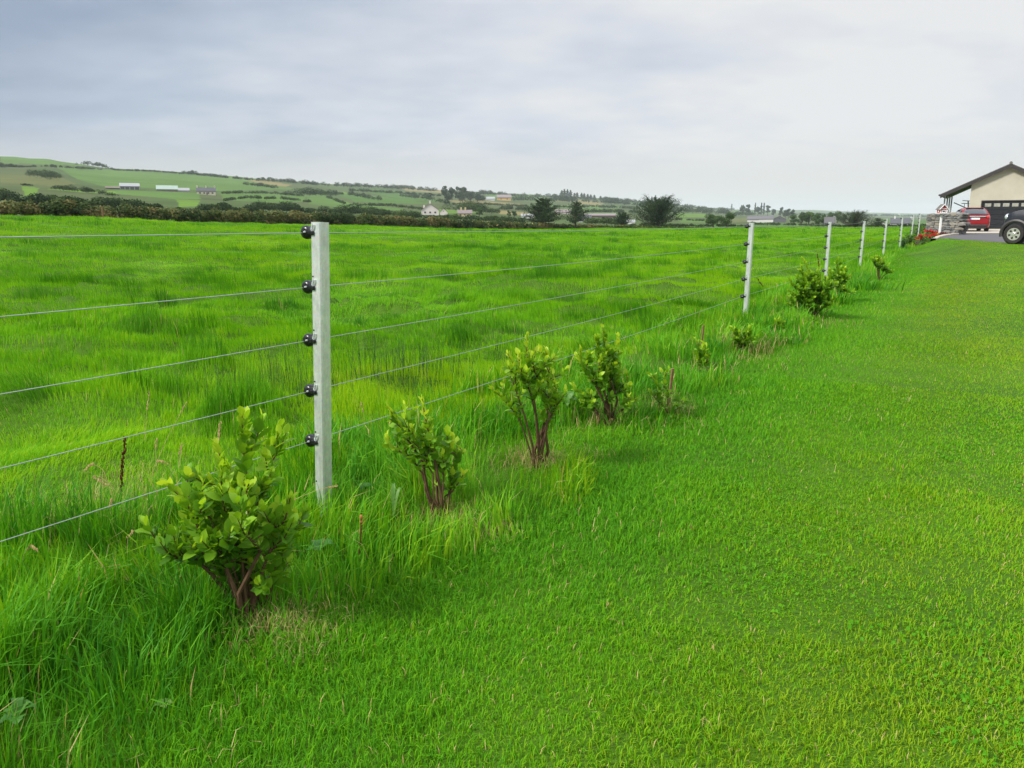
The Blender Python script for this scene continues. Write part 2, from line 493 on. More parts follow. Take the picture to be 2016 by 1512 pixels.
def hill_cols(X, Y, Z):
    # photo coordinates of each land vertex (only to place field boundaries where they lie on the land)
    d = Y * CP - (Z - CAM_H) * SP; dd = np.maximum(d, 1.0)
    u = 1008 + FPX * X / dd; v = 756 - FPX * (Y * SP + (Z - CAM_H) * CP) / dd
    u = u + (fbm(X * .02, Y * .02, 31, 2) - .5) * 6
    n = fbm(X * .006, Y * .006, 41, 3); n2 = fbm(X * .03, Y * .03, 43, 3)
    C = np.zeros(X.shape + (3,))
    base = np.where((n > .5)[..., None], np.array(RG), np.array((.11, .165, .055)))
    C[:] = base * (1 - .5 * np.clip((n2 - .5) * 2, 0, 1))[..., None] + .0
    far = np.hypot(X, Y) > 3500
    C[far] = np.where((fbm(X * .0012, Y * .003, 51, 2) > .5)[far][:, None], np.array(G1), np.array((.09, .14, .06)))
    ok = d > 40
    for poly, c in FIELDS:
        P = np.array(poly, float); inside = np.zeros(X.shape, bool); j = len(P) - 1
        for i in range(len(P)):
            cond = ((P[i, 1] > v) != (P[j, 1] > v)) & (u < (P[j, 0] - P[i, 0]) * (v - P[i, 1]) / (P[j, 1] - P[i, 1] + 1e-9) + P[i, 0])
            inside ^= cond; j = i
        inside &= ok
        C[inside] = np.array(c) * (1 + (n2[inside] - .5) * .35)[:, None]
    return C.reshape(-1, 3) * .66

M = {}
def ground_mats():
    t = NT('soil_and_turf')
    geo = t.n('ShaderNodeNewGeometry').outputs['Position']
    n1 = t.noise(.6, 4, geo); n2 = t.noise(14, 3, geo); n3 = t.noise(.07, 3, geo)
    c = t.ramp(n1, [(.3, (.040, .100, .006)), (.7, (.070, .155, .008))])
    c = t.mix(t.ramp(n2, [(.45, (0, 0, 0)), (.80, (.5, .5, .5))]), c, (.050, .085, .012))
    M['ground'] = t.done(t.principled(c, .9, 0, .1, bump=n2, bstr=.6, bdist=.05))
    t = NT('hill_fields')
    geo = t.n('ShaderNodeNewGeometry').outputs['Position']
    n1 = t.noise(.05, 5, geo, .6); n2 = t.noise(.5, 4, geo, .6)
    a = t.attr('col', 'Color')
    c = t.mix(t.ramp(n1, [(.35, (0, 0, 0)), (.75, (.28, .28, .28))]), a, (.055, .085, .030))
    c = t.mix(t.ramp(n2, [(.4, (0, 0, 0)), (.8, (.35, .35, .35))]), c, (.075, .110, .035))
    M['hills'] = t.done(t.principled(c, .95, 0, .05))
ground_mats()
build_land()

# a still, thin haze over the whole valley
def haze():
    t = NT('haze_air')
    pv = t.n('ShaderNodeVolumePrincipled')
    pv.inputs['Color'].default_value = (.86, .92, 1.0, 1); pv.inputs['Density'].default_value = HAZE_DENS
    pv.inputs['Anisotropy'].default_value = .1
    t.l(pv.outputs[0], t.out.inputs['Volume'])
    b = MB(); zlo, zhi = -160.0, 190.0
    b.box((0, 0, (zlo + zhi) / 2), (19400, 19400, zhi - zlo))
    o = b.build('haze', t.m); tag(o, kind='stuff'); return o
HAZE_DENS = 1.25e-4
# ------------------------------------------------------------------ grass
def blades(P, h, w, ang, lean, seg2=True, facing=None):
    """blades of grass: P roots, h height, w width, ang lean direction, lean amount 0..1+"""
    n = len(P); d = np.stack([np.cos(ang), np.sin(ang), np.zeros(n)], 1)
    fa = (ang + math.pi / 2 + RNG.normal(0, .6, n)) if facing is None else facing
    side = np.stack([np.cos(fa), np.sin(fa), np.zeros(n)], 1) * (w / 2)[:, None]
    up = np.array([0, 0, 1.0])
    rise = np.sqrt(np.clip(1 - (np.minimum(lean, 1.25) * .72) ** 2, .12, 1))
    tip = P + d * (h * lean)[:, None] * .8 + up * (h * rise)[:, None]
    if seg2:
        mid = P + d * (h * lean * .30)[:, None] + up * (h * (.56 + .06 * lean))[:, None]
        V = np.stack([P - side, P + side, mid - side * .8, mid + side * .8, tip], 1).reshape(-1, 3)
        b = np.arange(n) * 5
        return V, [np.stack([b, b + 1, b + 3, b + 2], 1), np.stack([b + 2, b + 3, b + 4], 1)], 5
    V = np.stack([P - side, P + side, tip], 1).reshape(-1, 3)
    b = np.arange(n) * 3
    return V, [np.stack([b, b + 1, b + 2], 1)], 3

APEX = np.array([0.0, -1.3])
def scatter(r0, r1, dens, az=(-43, 43)):
    a0, a1 = R(az[0]), R(az[1])
    n = int(dens * .5 * (a1 - a0) * (r1 * r1 - r0 * r0))
    r_ = np.sqrt(RNG.uniform(r0 * r0, r1 * r1, n)); a = RNG.uniform(a0, a1, n)
    return APEX[0] + r_ * np.sin(a), APEX[1] + r_ * np.cos(a), r_

def edge_s(t):          # where the long verge grass meets the mown lawn
    return 1.02 + .16 * np.sin(t * 1.9 + .5) * .7 + (vnoise(t * 1.1, 0 * t, 77) - .5) * .34 + np.interp(t, [-4, 0, 4, 20, 29, 34], [.25, .0, -.1, -.15, -.75, -1.1])
SHRUB_FEET = []
POLY_NO_LAWN = []       # driveway, bed: filled in by the scene below
def in_poly(x, y, P):
    ins = np.zeros(np.shape(x), bool); j = len(P) - 1
    for i in range(len(P)):
        c = ((P[i][1] > y) != (P[j][1] > y)) & (x < (P[j][0] - P[i][0]) * (y - P[i][1]) / (P[j][1] - P[i][1] + 1e-12) + P[i][0])
        ins ^= c; j = i
    return ins

class Acc:
    def __init__(s): s.V, s.F, s.T, s.n = [], [], [], 0
    def add(s, VFk, tint):
        V, F, k = VFk
        s.V.append(V.astype(np.float32)); s.F += [(f + s.n) for f in F]; s.n += len(V); s.T.append(np.repeat(tint, k).astype(np.float32))
    def build(s, name, mat, parent=None):
        f4 = [f for f in s.F if f.shape[1] == 4]; f3 = [f for f in s.F if f.shape[1] == 3]
        F = ([np.concatenate(f4)] if f4 else []) + ([np.concatenate(f3)] if f3 else [])
        return mesh_np(name, np.concatenate(s.V), F, mat, parent, {'tint': np.concatenate(s.T)})

def sub(mask, *a): return [q[mask] for q in a]

def lawn_grass():
    A = Acc()
    ed = [2.6, 4, 6, 9, 13, 19, 28, 42, 60]
    for r0, r1 in zip(ed[:-1], ed[1:]):
        rm = (r0 + r1) / 2
        dens = 19000 * LAWN_D * (3.3 / rm) ** 1.45
        x, y, r_ = scatter(r0, r1, dens)
        s, t = st(x, y)
        k = s > edge_s(t) - .6 * RNG.random(len(s)) ** 2
        for P in POLY_NO_LAWN: k &= ~in_poly(x, y, P)
        x, y, r_, s, t = sub(k, x, y, r_, s, t); n = len(x)
        if not n: continue
        near = np.clip(1 - (s - edge_s(t)) / 1.35, 0, 1)          # longer, lusher next to the verge
        tuft = fbm(x * 3.2, y * 3.2, 61, 3)
        pat = fbm(x * .55, y * .55, 63, 2)
        h = (.014 + .026 * tuft ** 2 + .030 * near ** 1.5 + .016 * np.clip(pat - .5, 0, 1)) * RNG.uniform(.45, 1.65, n)
        h *= 1 - .35 * np.clip((r_ - 24) / 12, 0, 1)
        w = .0031 * (1 + np.clip((r_ - 3) * .16, 0, 14)) * RNG.uniform(.7, 1.3, n)
        sw = (fbm(x * 1.7, y * 1.7, 65, 2) - .5) * 2.5 + math.atan2(FD[1], FD[0]) + math.pi * (RNG.random(n) < .5 + .20 * np.tanh(2 * np.sin((s + .12 * np.sin(t * .7)) * 2 * math.pi / 2.1 + .6)))
        ang = sw + RNG.normal(0, 1.0, n); lean = RNG.uniform(.25, 1.15, n)
        stripe = .5 + .5 * np.tanh(2.5 * np.sin((s + .12 * np.sin(t * .7)) * 2 * math.pi / 2.1 + .6))
        band = np.exp(-((s - 3.4 - .5 * np.sin(t * .35)) / 1.1) ** 2)
        tint = .33 - .20 * near + .32 * (pat - .5) + .35 * (fbm(x * 1.9, y * 1.9, 67, 3) - .5) + .38 * band + .13 * (stripe - .5)  + RNG.normal(0, .20, n)
        z = ground_z(x, y)
        dry = RNG.random(n) < (.008 + .02 * band); tint = np.where(dry, .97, np.clip(tint, 0, .86))
        A.add(blades(np.stack([x, y, z - .004], 1), h, w, ang, lean, seg2=rm < 9), tint)
        cl = (fbm(x * .9, y * .9, 69, 3) > .62) & (RNG.random(n) < .06)                   # clover among the grass
        m_ = int(cl.sum())
        if m_: A.add(blades(np.stack([x[cl], y[cl], z[cl] + .012], 1), RNG.uniform(.010, .017, m_), np.full(m_, .011) * (1 + np.clip((rm - 3) * .1, 0, 3)), RNG.uniform(0, 6.28, m_), np.full(m_, 1.2), True, None), np.clip(RNG.normal(.12, .08, m_), 0, .4))
    o = A.build('lawn', M['lawn_grass']); tag(o, kind='stuff')

def verge_grass():
    A = Acc()
    ed = [2.2, 4, 6, 9, 13, 19, 28, 42, 60]
    for r0, r1 in zip(ed[:-1], ed[1:]):
        rm = (r0 + r1) / 2
        dens = 6200 * VERGE_D * (3.3 / rm) ** 1.35
        x, y, r_ = scatter(r0, r1, dens)
        s, t = st(x, y)
        k = (s < edge_s(t) + .10 * RNG.random(len(s))) & (s > -.75 + .5 * (vnoise(t * .8, t * 0, 78) - .5))
        for P in POLY_NO_LAWN: k &= ~in_poly(x, y, P)
        x, y, r_, s, t = sub(k, x, y, r_, s, t); n = len(x)
        if not n: continue
        tuft = fbm(x * 2.3, y * 2.3, 71, 3); big = fbm(x * .9, y * .9, 73, 2)
        k = RNG.random(n) < .20 + 1.7 * np.clip(tuft - .34, 0, 1); x, y, r_, s, t, tuft, big = sub(k, x, y, r_, s, t, tuft, big); n = len(x)
        low = sstep(edge_s(t) + .03, edge_s(t) - .16, s)
        for b in SHRUB_FEET:
            c_ = b[:2] * (1 - .13 / np.hypot(b[0], b[1])); low = low * (1 - .88 * np.exp(-(np.hypot(x - c_[0], y - c_[1]) / .25) ** 2))
        h = (.060 + (.32 * np.clip(tuft - .28, 0, 1) * (.5 + big) + .06) * low) * RNG.uniform(.5, 1.35, n)
        w = (.0042 + .0035 * (tuft > .55)) * (1 + np.clip((r_ - 3.5) * .11, 0, 10)) * RNG.uniform(.6, 1.3, n)
        ang = (fbm(x * 2.1, y * 2.1, 75, 2) - .5) * 9 + RNG.normal(0, .9, n); lean = np.abs(RNG.normal(.45, .32, n))
        tint = .37 + .65 * (big - .5) + .25 * (tuft - .5) + RNG.normal(0, .12, n)
        dry = RNG.random(n) < .028; tint = np.where(dry, .97, np.clip(tint, 0, .86))
        A.add(blades(np.stack([x, y, ground_z(x, y) - .01], 1), h, w, ang, lean, seg2=rm < 22), tint)
    # strap-leaved tussocks
    for (u, v, hh, nb, sp) in [(385, 1250, .25, 420, .13), (330, 1300, .20, 240, .15), (150, 1190, .26, 320, .22), (690, 1120, .17, 260, .2), (780, 1080, .13, 260, .14),
                               (250, 1400, .2, 240, .2), (100, 1330, .22, 240, .2), (1120, 800, .2, 220, .2), (1250, 840, .18, 200, .2), (720, 1010, .2, 260, .25), (1000, 850, .2, 220, .22),
                               (30, 1080, .3, 300, .25), (200, 1060, .26, 280, .22), (1640, 600, .3, 160, .3), (1700, 570, .3, 160, .4), (1400, 700, .22, 160, .25), (1510, 655, .25, 200, .25), (1220, 790, .2, 160, .2)]:
        p = on_ground(u, v); n = int(nb * 1.3)
        q = RNG.normal(0, sp * .55, (n, 2)); x, y = p[0] + q[:, 0], p[1] + q[:, 1]
        ang = np.arctan2(q[:, 1], q[:, 0]) + RNG.normal(0, .7, n)
        h = hh * RNG.uniform(.45, 1.15, n); w = RNG.uniform(.004, .0085, n) * max(1, depth_of(p) / 4)
        A.add(blades(np.stack([x, y, ground_z(x, y) - .01], 1), h, w, ang, np.abs(RNG.normal(.5, .28, n)), True), np.clip(RNG.normal(.22, .16, n), 0, .8))
    o = A.build('verge_grass', M['verge_grass']); tag(o, kind='stuff')

def field_grass():
    A = Acc()
    ed = [3, 5, 7.5, 11, 16, 23, 33, 48, 70, 100, 140, 190]
    for r0, r1 in zip(ed[:-1], ed[1:]):
        rm = (r0 + r1) / 2
        dens = 8200 * FIELD_D * (4 / rm) ** 1.5
        x, y, r_ = scatter(r0, r1, dens)
        s, t = st(x, y); rho = np.hypot(x, y)
        k = (s < -.35) & (rho < hedge_d(np.arctan2(x, y)) * 1.0)
        x, y, r_, s, t = sub(k, x, y, r_, s, t); n = len(x)
        if not n: continue
        far = np.clip((r_ - 10) / 40, 0, 1)
        u_, v_ = x * .8 + y * .15, y * .55 - x * .1
        clump = fbm(u_ * 2.0, v_ * 2.0, 81, 3); big = fbm(u_ * .42, v_ * .42, 83, 3); fine = fbm(x * 5, y * 5, 85, 2)
        lie = np.clip((big - .46) * 3.6, 0, 1)
        tus = np.clip((fbm(x * 1.0, y * 1.5, 87, 3) - .62) * 9, 0, 1) * np.clip((fbm(x * .13, y * .13, 88, 2) - .36) * 5, .15, 1)     # taller tussocks; the shade around them is put into a darker tint
        h = (.040 + .18 * np.clip(clump - .33, 0, 1) + .05 * fine + .17 * tus) * RNG.uniform(.65, 1.25, n) * (1 - .25 * lie)
        h *= 1 + .35 * far
        w = .0032 * (1 + np.clip((r_ - 4) * .14, 0, 26)) * RNG.uniform(.7, 1.3, n)
        ang = R(150) + (fbm(u_ * .7, v_ * .7, 89, 2) - .5) * 5.5 + RNG.normal(0, .65, n); lean = np.clip(.25 + .75 * lie + RNG.normal(0, .22, n), 0, 1.25)
        tint = .52 + .35 * (fbm(x * .16, y * .16, 91, 3) - .5) * 2 * (1 - .3 * far) - .42 * tus + .30 * (fine - .5) - .3 * np.clip(.42 - clump, 0, .4) + RNG.normal(0, .12, n)
        tint = np.where(RNG.random(n) < .006, .97, np.clip(tint, 0, .86))
        A.add(blades(np.stack([x, y, ground_z(x, y) - .01], 1), h, w, ang, lean, seg2=rm < 18), tint)
    o = A.build('pasture_grass', M['field_grass']); tag(o, kind='stuff')
LAWN_D, VERGE_D, FIELD_D = 1.0, 1.0, 1.0
def grass_mats():
    STRAW = (.52, .40, .17)
    M['lawn_grass'] = leaf_mat('lawn_grass', [(0, (.070, .265, .008)), (.4, (.145, .385, .006)), (.85, (.255, .385, .012)), (.93, (.26, .34, .03)), (.97, STRAW)], .30, .55, .10)
    M['verge_grass'] = leaf_mat('verge_grass', [(0, (.036, .190, .010)), (.45, (.115, .360, .010)), (.85, (.310, .490, .016)), (.93, (.24, .34, .03)), (.97, STRAW)], .35, .55, .14)
    M['field_grass'] = leaf_mat('field_grass', [(0, (.040, .180, .005)), (.5, (.150, .410, .005)), (.85, (.320, .520, .007)), (.93, (.28, .38, .02)), (.97, STRAW)], .38, .55, .10)
    M['straw'] = leaf_mat('dry_straw', [(0, (.22, .165, .06)), (.5, (.42, .325, .12)), (1, (.60, .49, .22))], .25, tmul=(1, 1, .9))
grass_mats()
# ------------------------------------------------------------------ electric fence
def fence_mats():
    t = NT('galvanised_steel')
    v = t.coords()
    n1 = t.noise(60, 4, v, .6, (1, 1, .35)); n2 = t.noise(6, 3, v)
    vo = t.n('ShaderNodeTexVoronoi'); vo.inputs['Scale'].default_value = 90; t.l(v, vo.inputs['Vector'])
    c = t.ramp(n1, [(.3, (.66, .68, .68)), (.7, (.88, .89, .88))])
    c = t.mix(t.ramp(n2, [(.45, (0, 0, 0)), (.75, (.5, .5, .5))]), c, (.50, .54, .52))
    c = t.mix(.10, c, vo.outputs['Color'])
    n3 = t.noise(9, 5, v, .7, (2.2, 2.2, .12))
    c = t.mix(t.ramp(n3, [(.52, (0, 0, 0)), (.72, (.45, .45, .45))]), c, (.30, .34, .24))
    p = t.principled(c, .40, .62, .5, bump=n1, bstr=.12, bdist=.002)
    M['galv'] = t.done(p)
    M['black_plastic'] = plain('black_plastic', (.012, .012, .013), .28, 0, .5, bump=.05)
    M['wire'] = plain('fence_wire_steel', (.38, .42, .40), .5, .5, .5, scale=40)
    M['stake_wood'] = plain('weathered_stake_wood', (.20, .12, .06), .85, 0, .2, var=.3, scale=25)
fence_mats()
INS_Z = [1.449, 1.18, .911, .647, .380]
POST_W = .066
RZ = math.atan2(FN[1], FN[0])
# photo: post top (u, v) and depth
POSTS = [(630, 437, 3.78), (1480, 438.5, 11.72), (1634, 437, 17.9), (1702, 435.5, 24.6), (1746, 431, 30.5), (1777, 428, 36.6), (1799, 423.5, 44), (1812, 420, 49.5)]
POST_LABELS = ['tall galvanised steel fence post nearest the viewer, behind the biggest leafy shrub',
 'second galvanised fence post, standing in grass beyond the small staked shrubs',
 'third galvanised fence post, its foot hidden behind a wide leafy shrub',
 'fourth galvanised fence post, behind the vase-shaped shrub',
 'fifth galvanised fence post, between the vase-shaped shrub and the flower bed',
 'sixth galvanised fence post, just before the flower bed',
 'seventh galvanised fence post, second last before the stone wall',
 'last galvanised fence post, closest to the stone wall']
def make_post():
    root = empty('fence_post', (0, 0, 0), POST_LABELS[0], 'fence post', 'galvanised posts along the electric fence')
    w = POST_W; h = 1.5
    b = MB()
    # cold-formed square section with rolled corners and a shallow groove down the two faces on view
    k = .006; a = w / 2; g = .004
    prof = [(-a + k, -a), (a - k, -a), (a, -a + k), (a, a - k), (a - k, a), (-a + k, a), (-a, a - k), (-a, -a + k)]
    b.prism([(x, y, -.35) for x, y in prof], (0, 0, 0), (0, 0, h + .35))
    up = b.build('upright', M['galv'], root)
    for z in INS_Z + [.113]:
        hb = MB(); hb.lathe([(.0001, -.001), (.0045, -.001), (.0045, .0005), (.0001, .0005)], (-.020, -a - .0006, z + .055), 'y', 10)
        hb.build('bolt_hole', M['black_plastic'], root)
    for z in INS_Z:
        m = MB()
        # ribbed round body standing off the field side of the post
        m.lathe([(.002, -.042), (.020, -.042), (.030, -.036), (.034, -.026), (.034, -.016), (.028, -.012), (.030, -.006), (.032, 0), (.028, .008), (.014, .012), (.002, .012)], (-a - .028, -.006, 0), 'y', 20)
        m.box((-a - .002, -.020 - a * .4, 0), (.030, .026, .026), bev=.006)
        m.box((-a + .014, -a - .004, -.002), (.026, .014, .020), bev=.004)
        m.tube([(-a - .028, -.034, .024), (-a - .030, -.050, .016), (-a - .030, -.054, 0), (-a - .028, -.048, -.016)], .006, 6)
        ins = m.build('insulator', M['black_plastic'], root, smooth=True, loc=(0, 0, z))
        c = MB()
        th = np.linspace(0, 2 * math.pi, 13)
        c.tube([(-.014 + .009 * math.cos(q) + .006 * math.sin(q), -a - .004, .024 + .017 * math.sin(q)) for q in th], .0026, 5)
        c.build('clip', M['galv'], ins)
        c = MB(); c.lathe([(.0001, -.012), (.004, -.012), (.0055, -.006), (.0055, .0)], (-a - .020, -.046, .002), 'y', 8)
        c.build('bolt', M['galv'], ins)
    return root
proto = make_post()
post_pos = []
for i, (u, v, d) in enumerate(POSTS):
    p = at(u, v, d)
    o = proto if i == 0 else copy_tree(proto)
    o['label'] = POST_LABELS[i]
    tilt = R(2.1) if i == 0 else R([0, .3, -.4, .5, .2, -.3, .6, -.2][i])
    o.location = (p[0] - math.sin(tilt) * 1.5, p[1], p[2] - 1.5)
    o.rotation_euler = (0, 0, RZ)
    o.rotation_euler = (Matrix.Rotation(tilt, 3, 'Y') @ Matrix.Rotation(RZ, 3, 'Z')).to_euler()
    post_pos.append((np.array(o.location), tilt))
def wires():
    names = ['top', 'second', 'third', 'fourth', 'lowest']
    for k, z in enumerate(INS_Z):
        P = []
        off = np.array([FN[0], FN[1], 0]) * (-POST_W / 2 - .029)
        for i, (loc, tilt) in enumerate(post_pos):
            q = loc + off + np.array([math.sin(tilt) * z, 0, z * math.cos(tilt)]) + np.array([FD[0], FD[1], 0]) * -.006
            P.append(q)
        first = P[0]; back = first - np.array([FD[0], FD[1], 0]) * 7.5; back[2] += .06
        last = P[-1] + np.array([FD[0], FD[1], 0]) * 5.5; last[2] += .10
        P = [back] + P + [last]
        pts = []
        for a, b in zip(P[:-1], P[1:]):
            n = 12
            for j in range(n):
                f = j / n; q = a * (1 - f) + b * f; q = q.copy(); q[2] -= .016 * 4 * f * (1 - f) * np.linalg.norm(b - a) / 8; pts.append(q)
        pts.append(P[-1])
        m = MB(); m.tube(pts, .0021, 5)
        o = m.build('fence_wire', M['wire'], smooth=True)
        tag(o, ['topmost wire of the electric fence, level with the far hedge', 'second wire from the top of the electric fence', 'middle wire of the five on the electric fence',
                'fourth wire down on the electric fence, just above the lowest', 'lowest wire of the electric fence, passing behind the shrubs'][k], 'fence wire', 'wires of the electric fence')
wires()

# ------------------------------------------------------------------ young hedge shrubs
M['shrub_leaf'] = leaf_mat('shrub_leaf', [(0, (.060, .170, .012)), (.35, (.140, .320, .018)), (.7, (.290, .490, .026)), (1, (.490, .630, .050))], .38, .42, .24, tmul=(1.3, 1.25, .4))
M['shrub_bark'] = plain('shrub_bark', (.105, .060, .032), .85, 0, .2, var=.35, scale=40, bump=.5)

def leaf_mesh(P, ax, nr, ln, wd):
    """oval folded leaves: base points P, axis ax, face normal nr, length, width -> verts, faces"""
    n = len(P)
    ax = ax / np.linalg.norm(ax, axis=1)[:, None]
    sd = np.cross(nr, ax); sd /= np.linalg.norm(sd, axis=1)[:, None] + 1e-9
    nr = np.cross(ax, sd)
    T = [0, .10, .38, .72, 1.0]; S = [(.38, 1.0, .16), (.70, .86, .12), (.14, .55, .08)]
    droop = RNG.uniform(-.10, .22, n)
    def pt(t, s_, up): return P + ax * (ln * t)[:, None] + sd * (wd * .5 * s_)[:, None] + nr * (ln * (up - droop * t * t))[:, None] * 1.0
    z = np.zeros(n)
    def f(t, s_, up): return pt(np.full(n, t), np.full(n, s_), np.full(n, up))
    V = np.stack([f(0, 0, 0), f(.36, 0, 0), f(.70, 0, 0), f(1.0, 0, 0), f(.13, .52, .035), f(.40, 1, .07), f(.74, .80, .06), f(.13, -.52, .035), f(.40, -1, .07), f(.74, -.80, .06)], 1).reshape(-1, 3)
    b = (np.arange(n) * 10)[:, None]
    t3 = np.vstack([b + [0, 1, 4], b + [2, 3, 6], b + [0, 7, 1], b + [2, 9, 3]])
    q4 = np.vstack([b + [4, 1, 1, 5]])[:, [0, 1, 3]]
    t3 = np.vstack([t3, q4, b + [7, 8, 1]])
    q = np.vstack([b + [5, 1, 2, 6], b + [1, 8, 9, 2]])
    return V, [t3, q], 10

def shrub(label, base, tips, seed, leaf=.055, bare=.30, dens=1.7, twigs=5, stem_r=.008, spread=.5, young=.5, name='shrub', cat='shrub'):
    rng = np.random.default_rng(seed)
    p0 = on_ground(*base); d0 = depth_of(p0); m = d0 / FPX
    SHRUB_FEET.append(p0)
    root = empty(name, p0, label, cat, 'young hedge shrubs along the fence')
    H = max(base[1] - v for u, v in tips) * m
    st_ = MB(); P, AX, NR, LN, TI = [], [], [], [], []
    def leaves_on(pts, t0, y0):
        seg = np.linalg.norm(np.diff(pts, axis=0), axis=1); L = seg.sum(); cum = np.concatenate([[0], np.cumsum(seg)]) / L
        n = max(2, int(L * (1 - t0) / .0155 * dens * (.055 / leaf)))
        ph = rng.uniform(0, 6.28)
        for i in range(n):
            t = t0 + (1 - t0) * (i + rng.uniform(0, .8)) / n
            t = min(t, 1.0)
            q = np.array([np.interp(t, cum, pts[:, k]) for k in range(3)])
            k = min(np.searchsorted(cum, t), len(pts) - 1); k = max(k, 1)
            dr = pts[k] - pts[k - 1]; dr = dr / (np.linalg.norm(dr) + 1e-9)
            th = ph + i * 2.4 + rng.normal(0, .4)
            a = np.cross(dr, [0.3, .5, .8]); a /= np.linalg.norm(a); b = np.cross(dr, a)
            out = a * math.cos(th) + b * math.sin(th)
            tipf = max(0, (t - .72) / .28)
            ax = out * (.85 - .45 * tipf) + dr * (.85 + .7 * tipf) + rng.normal(0, .22, 3) + np.array([0, 0, .15])
            nr = dr * .9 - out * .35 + rng.normal(0, .35, 3) + np.array([0, 0, .35])
            P.append(q); AX.append(ax); NR.append(nr)
            LN.append(leaf * rng.uniform(.6, 1.2) * (1 - .25 * tipf))
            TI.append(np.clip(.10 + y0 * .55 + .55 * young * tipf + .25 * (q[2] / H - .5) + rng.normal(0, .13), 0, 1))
    for (u, v) in tips:
        tip = np.array([(u - base[0]) * m, rng.normal(0, .16) * spread * H, (base[1] - v) * m])
        st0 = np.array([rng.normal(0, .022), rng.normal(0, .022), -.03])
        mid = st0 * .4 + tip * .48 + np.array([-tip[0] * .10, 0, tip[2] * .04]) + rng.normal(0, .02, 3) * H / .6
        q1 = mid * .62 + tip * .38 + rng.normal(0, .014, 3) * H / .6
        q2 = mid * .25 + tip * .75 + rng.normal(0, .012, 3) * H / .6
        a_ = st0 * .5 + mid * .5 + rng.normal(0, .015, 3) * H / .6
        pts = np.array([st0, a_, mid, q1, q2, tip])
        st_.tube(pts, stem_r * np.array([1, .85, .65, .5, .38, .2]) * rng.uniform(.7, 1.25), 6)
        leaves_on(pts, bare + rng.uniform(0, .12), rng.uniform(.25, .7))
        for k in range(twigs):
            t = rng.uniform(bare - .05, .80); i = min(int(t * 5), 4); f_ = t * 5 - i
            s0 = pts[i] * (1 - f_) + pts[i + 1] * f_
            L = H * rng.uniform(.12, .22)
            dr = np.array([rng.normal(0, .45), rng.normal(0, .6) * spread * 1.6, rng.uniform(.5, 1.0)]); dr /= np.linalg.norm(dr)
            e = s0 + dr * L; mm = (s0 + e) / 2 + np.array([dr[0], dr[1], -.3]) * L * .12
            tw = np.array([s0, mm, e]); st_.tube(tw, stem_r * np.array([.42, .32, .16]), 5)
            leaves_on(tw, .15, rng.uniform(.2, .7))
    st_.build('stems', M['shrub_bark'], root, smooth=True)
    V, F, k = leaf_mesh(np.array(P), np.array(AX), np.array(NR), np.array(LN), np.array(LN) * .60)
    mesh_np('leaves', V, F, M['shrub_leaf'], root, {'tint': np.repeat(TI, k)}, smooth=True)
    return root

shrub('largest bushy shrub with broad oval leaves, in front of the nearest fence post', (500, 1240),
      [(335, 1010), (345, 1060), (385, 930), (425, 895), (470, 915), (518, 810), (550, 865), (585, 985), (565, 1020), (380, 1030), (440, 985), (535, 930), (500, 960), (385, 1085), (565, 1090), (470, 1030)], 3, .058, .45, 1.9, 5, .0085, .75, .7)
shrub('leafy shrub leaning to the left, just right of the nearest fence post', (872, 1020),
      [(775, 795), (800, 800), (838, 780), (765, 860), (850, 840), (890, 860), (915, 930), (820, 830), (905, 890)], 5, .056, .46, 1.7, 3, .0085, .6, 1.0)
shrub('tall open V-shaped shrub with a bare side branch reaching left', (1062, 925),
      [(1000, 690), (1037, 660), (1052, 690), (1085, 735), (968, 765), (1100, 790), (1075, 700), (1020, 690), (1090, 770)], 8, .053, .52, 1.7, 3, .010, .6, 1.0)
shrub('dense yellow-topped shrub with a bare twig reaching right, beside the tall open one', (1198, 840),
      [(1140, 690), (1165, 665), (1182, 660), (1215, 670), (1250, 790), (1128, 765), (1132, 700), (1232, 740), (1195, 690), (1150, 795), (1210, 720), (1175, 700)], 11, .052, .45, 2.2, 4, .010, .7, 1.0)
shrub('half-dead low shrub with few leaves around a brown stake', (1318, 825), [(1285, 745), (1300, 735), (1345, 790), (1275, 770)], 13, .052, .30, 1.3, 3, .007, .6, .6)
shrub('thin small shrub beside a short pale stake', (1388, 738), [(1368, 668), (1380, 675), (1366, 695), (1395, 700)], 17, .058, .25, 1.9, 3, .008, .5, .7)
shrub('low bright shrub with a brown heart, right of the short pale stake', (1462, 697), [(1437, 648), (1450, 655), (1475, 642), (1486, 662), (1465, 652), (1445, 665)], 19, .060, .2, 2.3, 4, .008, .7, .9)
shrub('small thin V-shaped shrub between the low bright one and the wide one', (1531, 662), [(1525, 632), (1543, 634), (1535, 627)], 23, .055, .25, 2.0, 2, .008, .5, .7)
shrub('wide dark shrub with many upright stems, in front of the third fence post', (1603, 630),
      [(1545, 552), (1560, 535), (1575, 515), (1590, 548), (1612, 532), (1628, 560), (1640, 565), (1556, 585), (1600, 560), (1582, 545), (1545, 575), (1552, 602), (1638, 590), (1570, 572), (1620, 540)], 29, .068, .30, 2.6, 6, .012, .8, .6)
shrub('yellowish upright shrub close behind the wide dark one', (1652, 596), [(1640, 512), (1665, 545), (1673, 572), (1655, 530), (1630, 540), (1646, 535)], 31, .068, .30, 2.6, 6, .012, .8, .8)
shrub('little sapling at the foot of the wide dark shrub', (1558, 627), [(1550, 587), (1560, 582)], 37, .055, .25, .9, 2, .009, .5, .9)
shrub('vase-shaped shrub with bare legs, farthest of the row before the flower bed', (1730, 553), [(1708, 510), (1720, 506), (1735, 509), (1752, 522), (1756, 534), (1728, 512)], 41, .068, .46, 2.8, 6, .013, .7, .7)

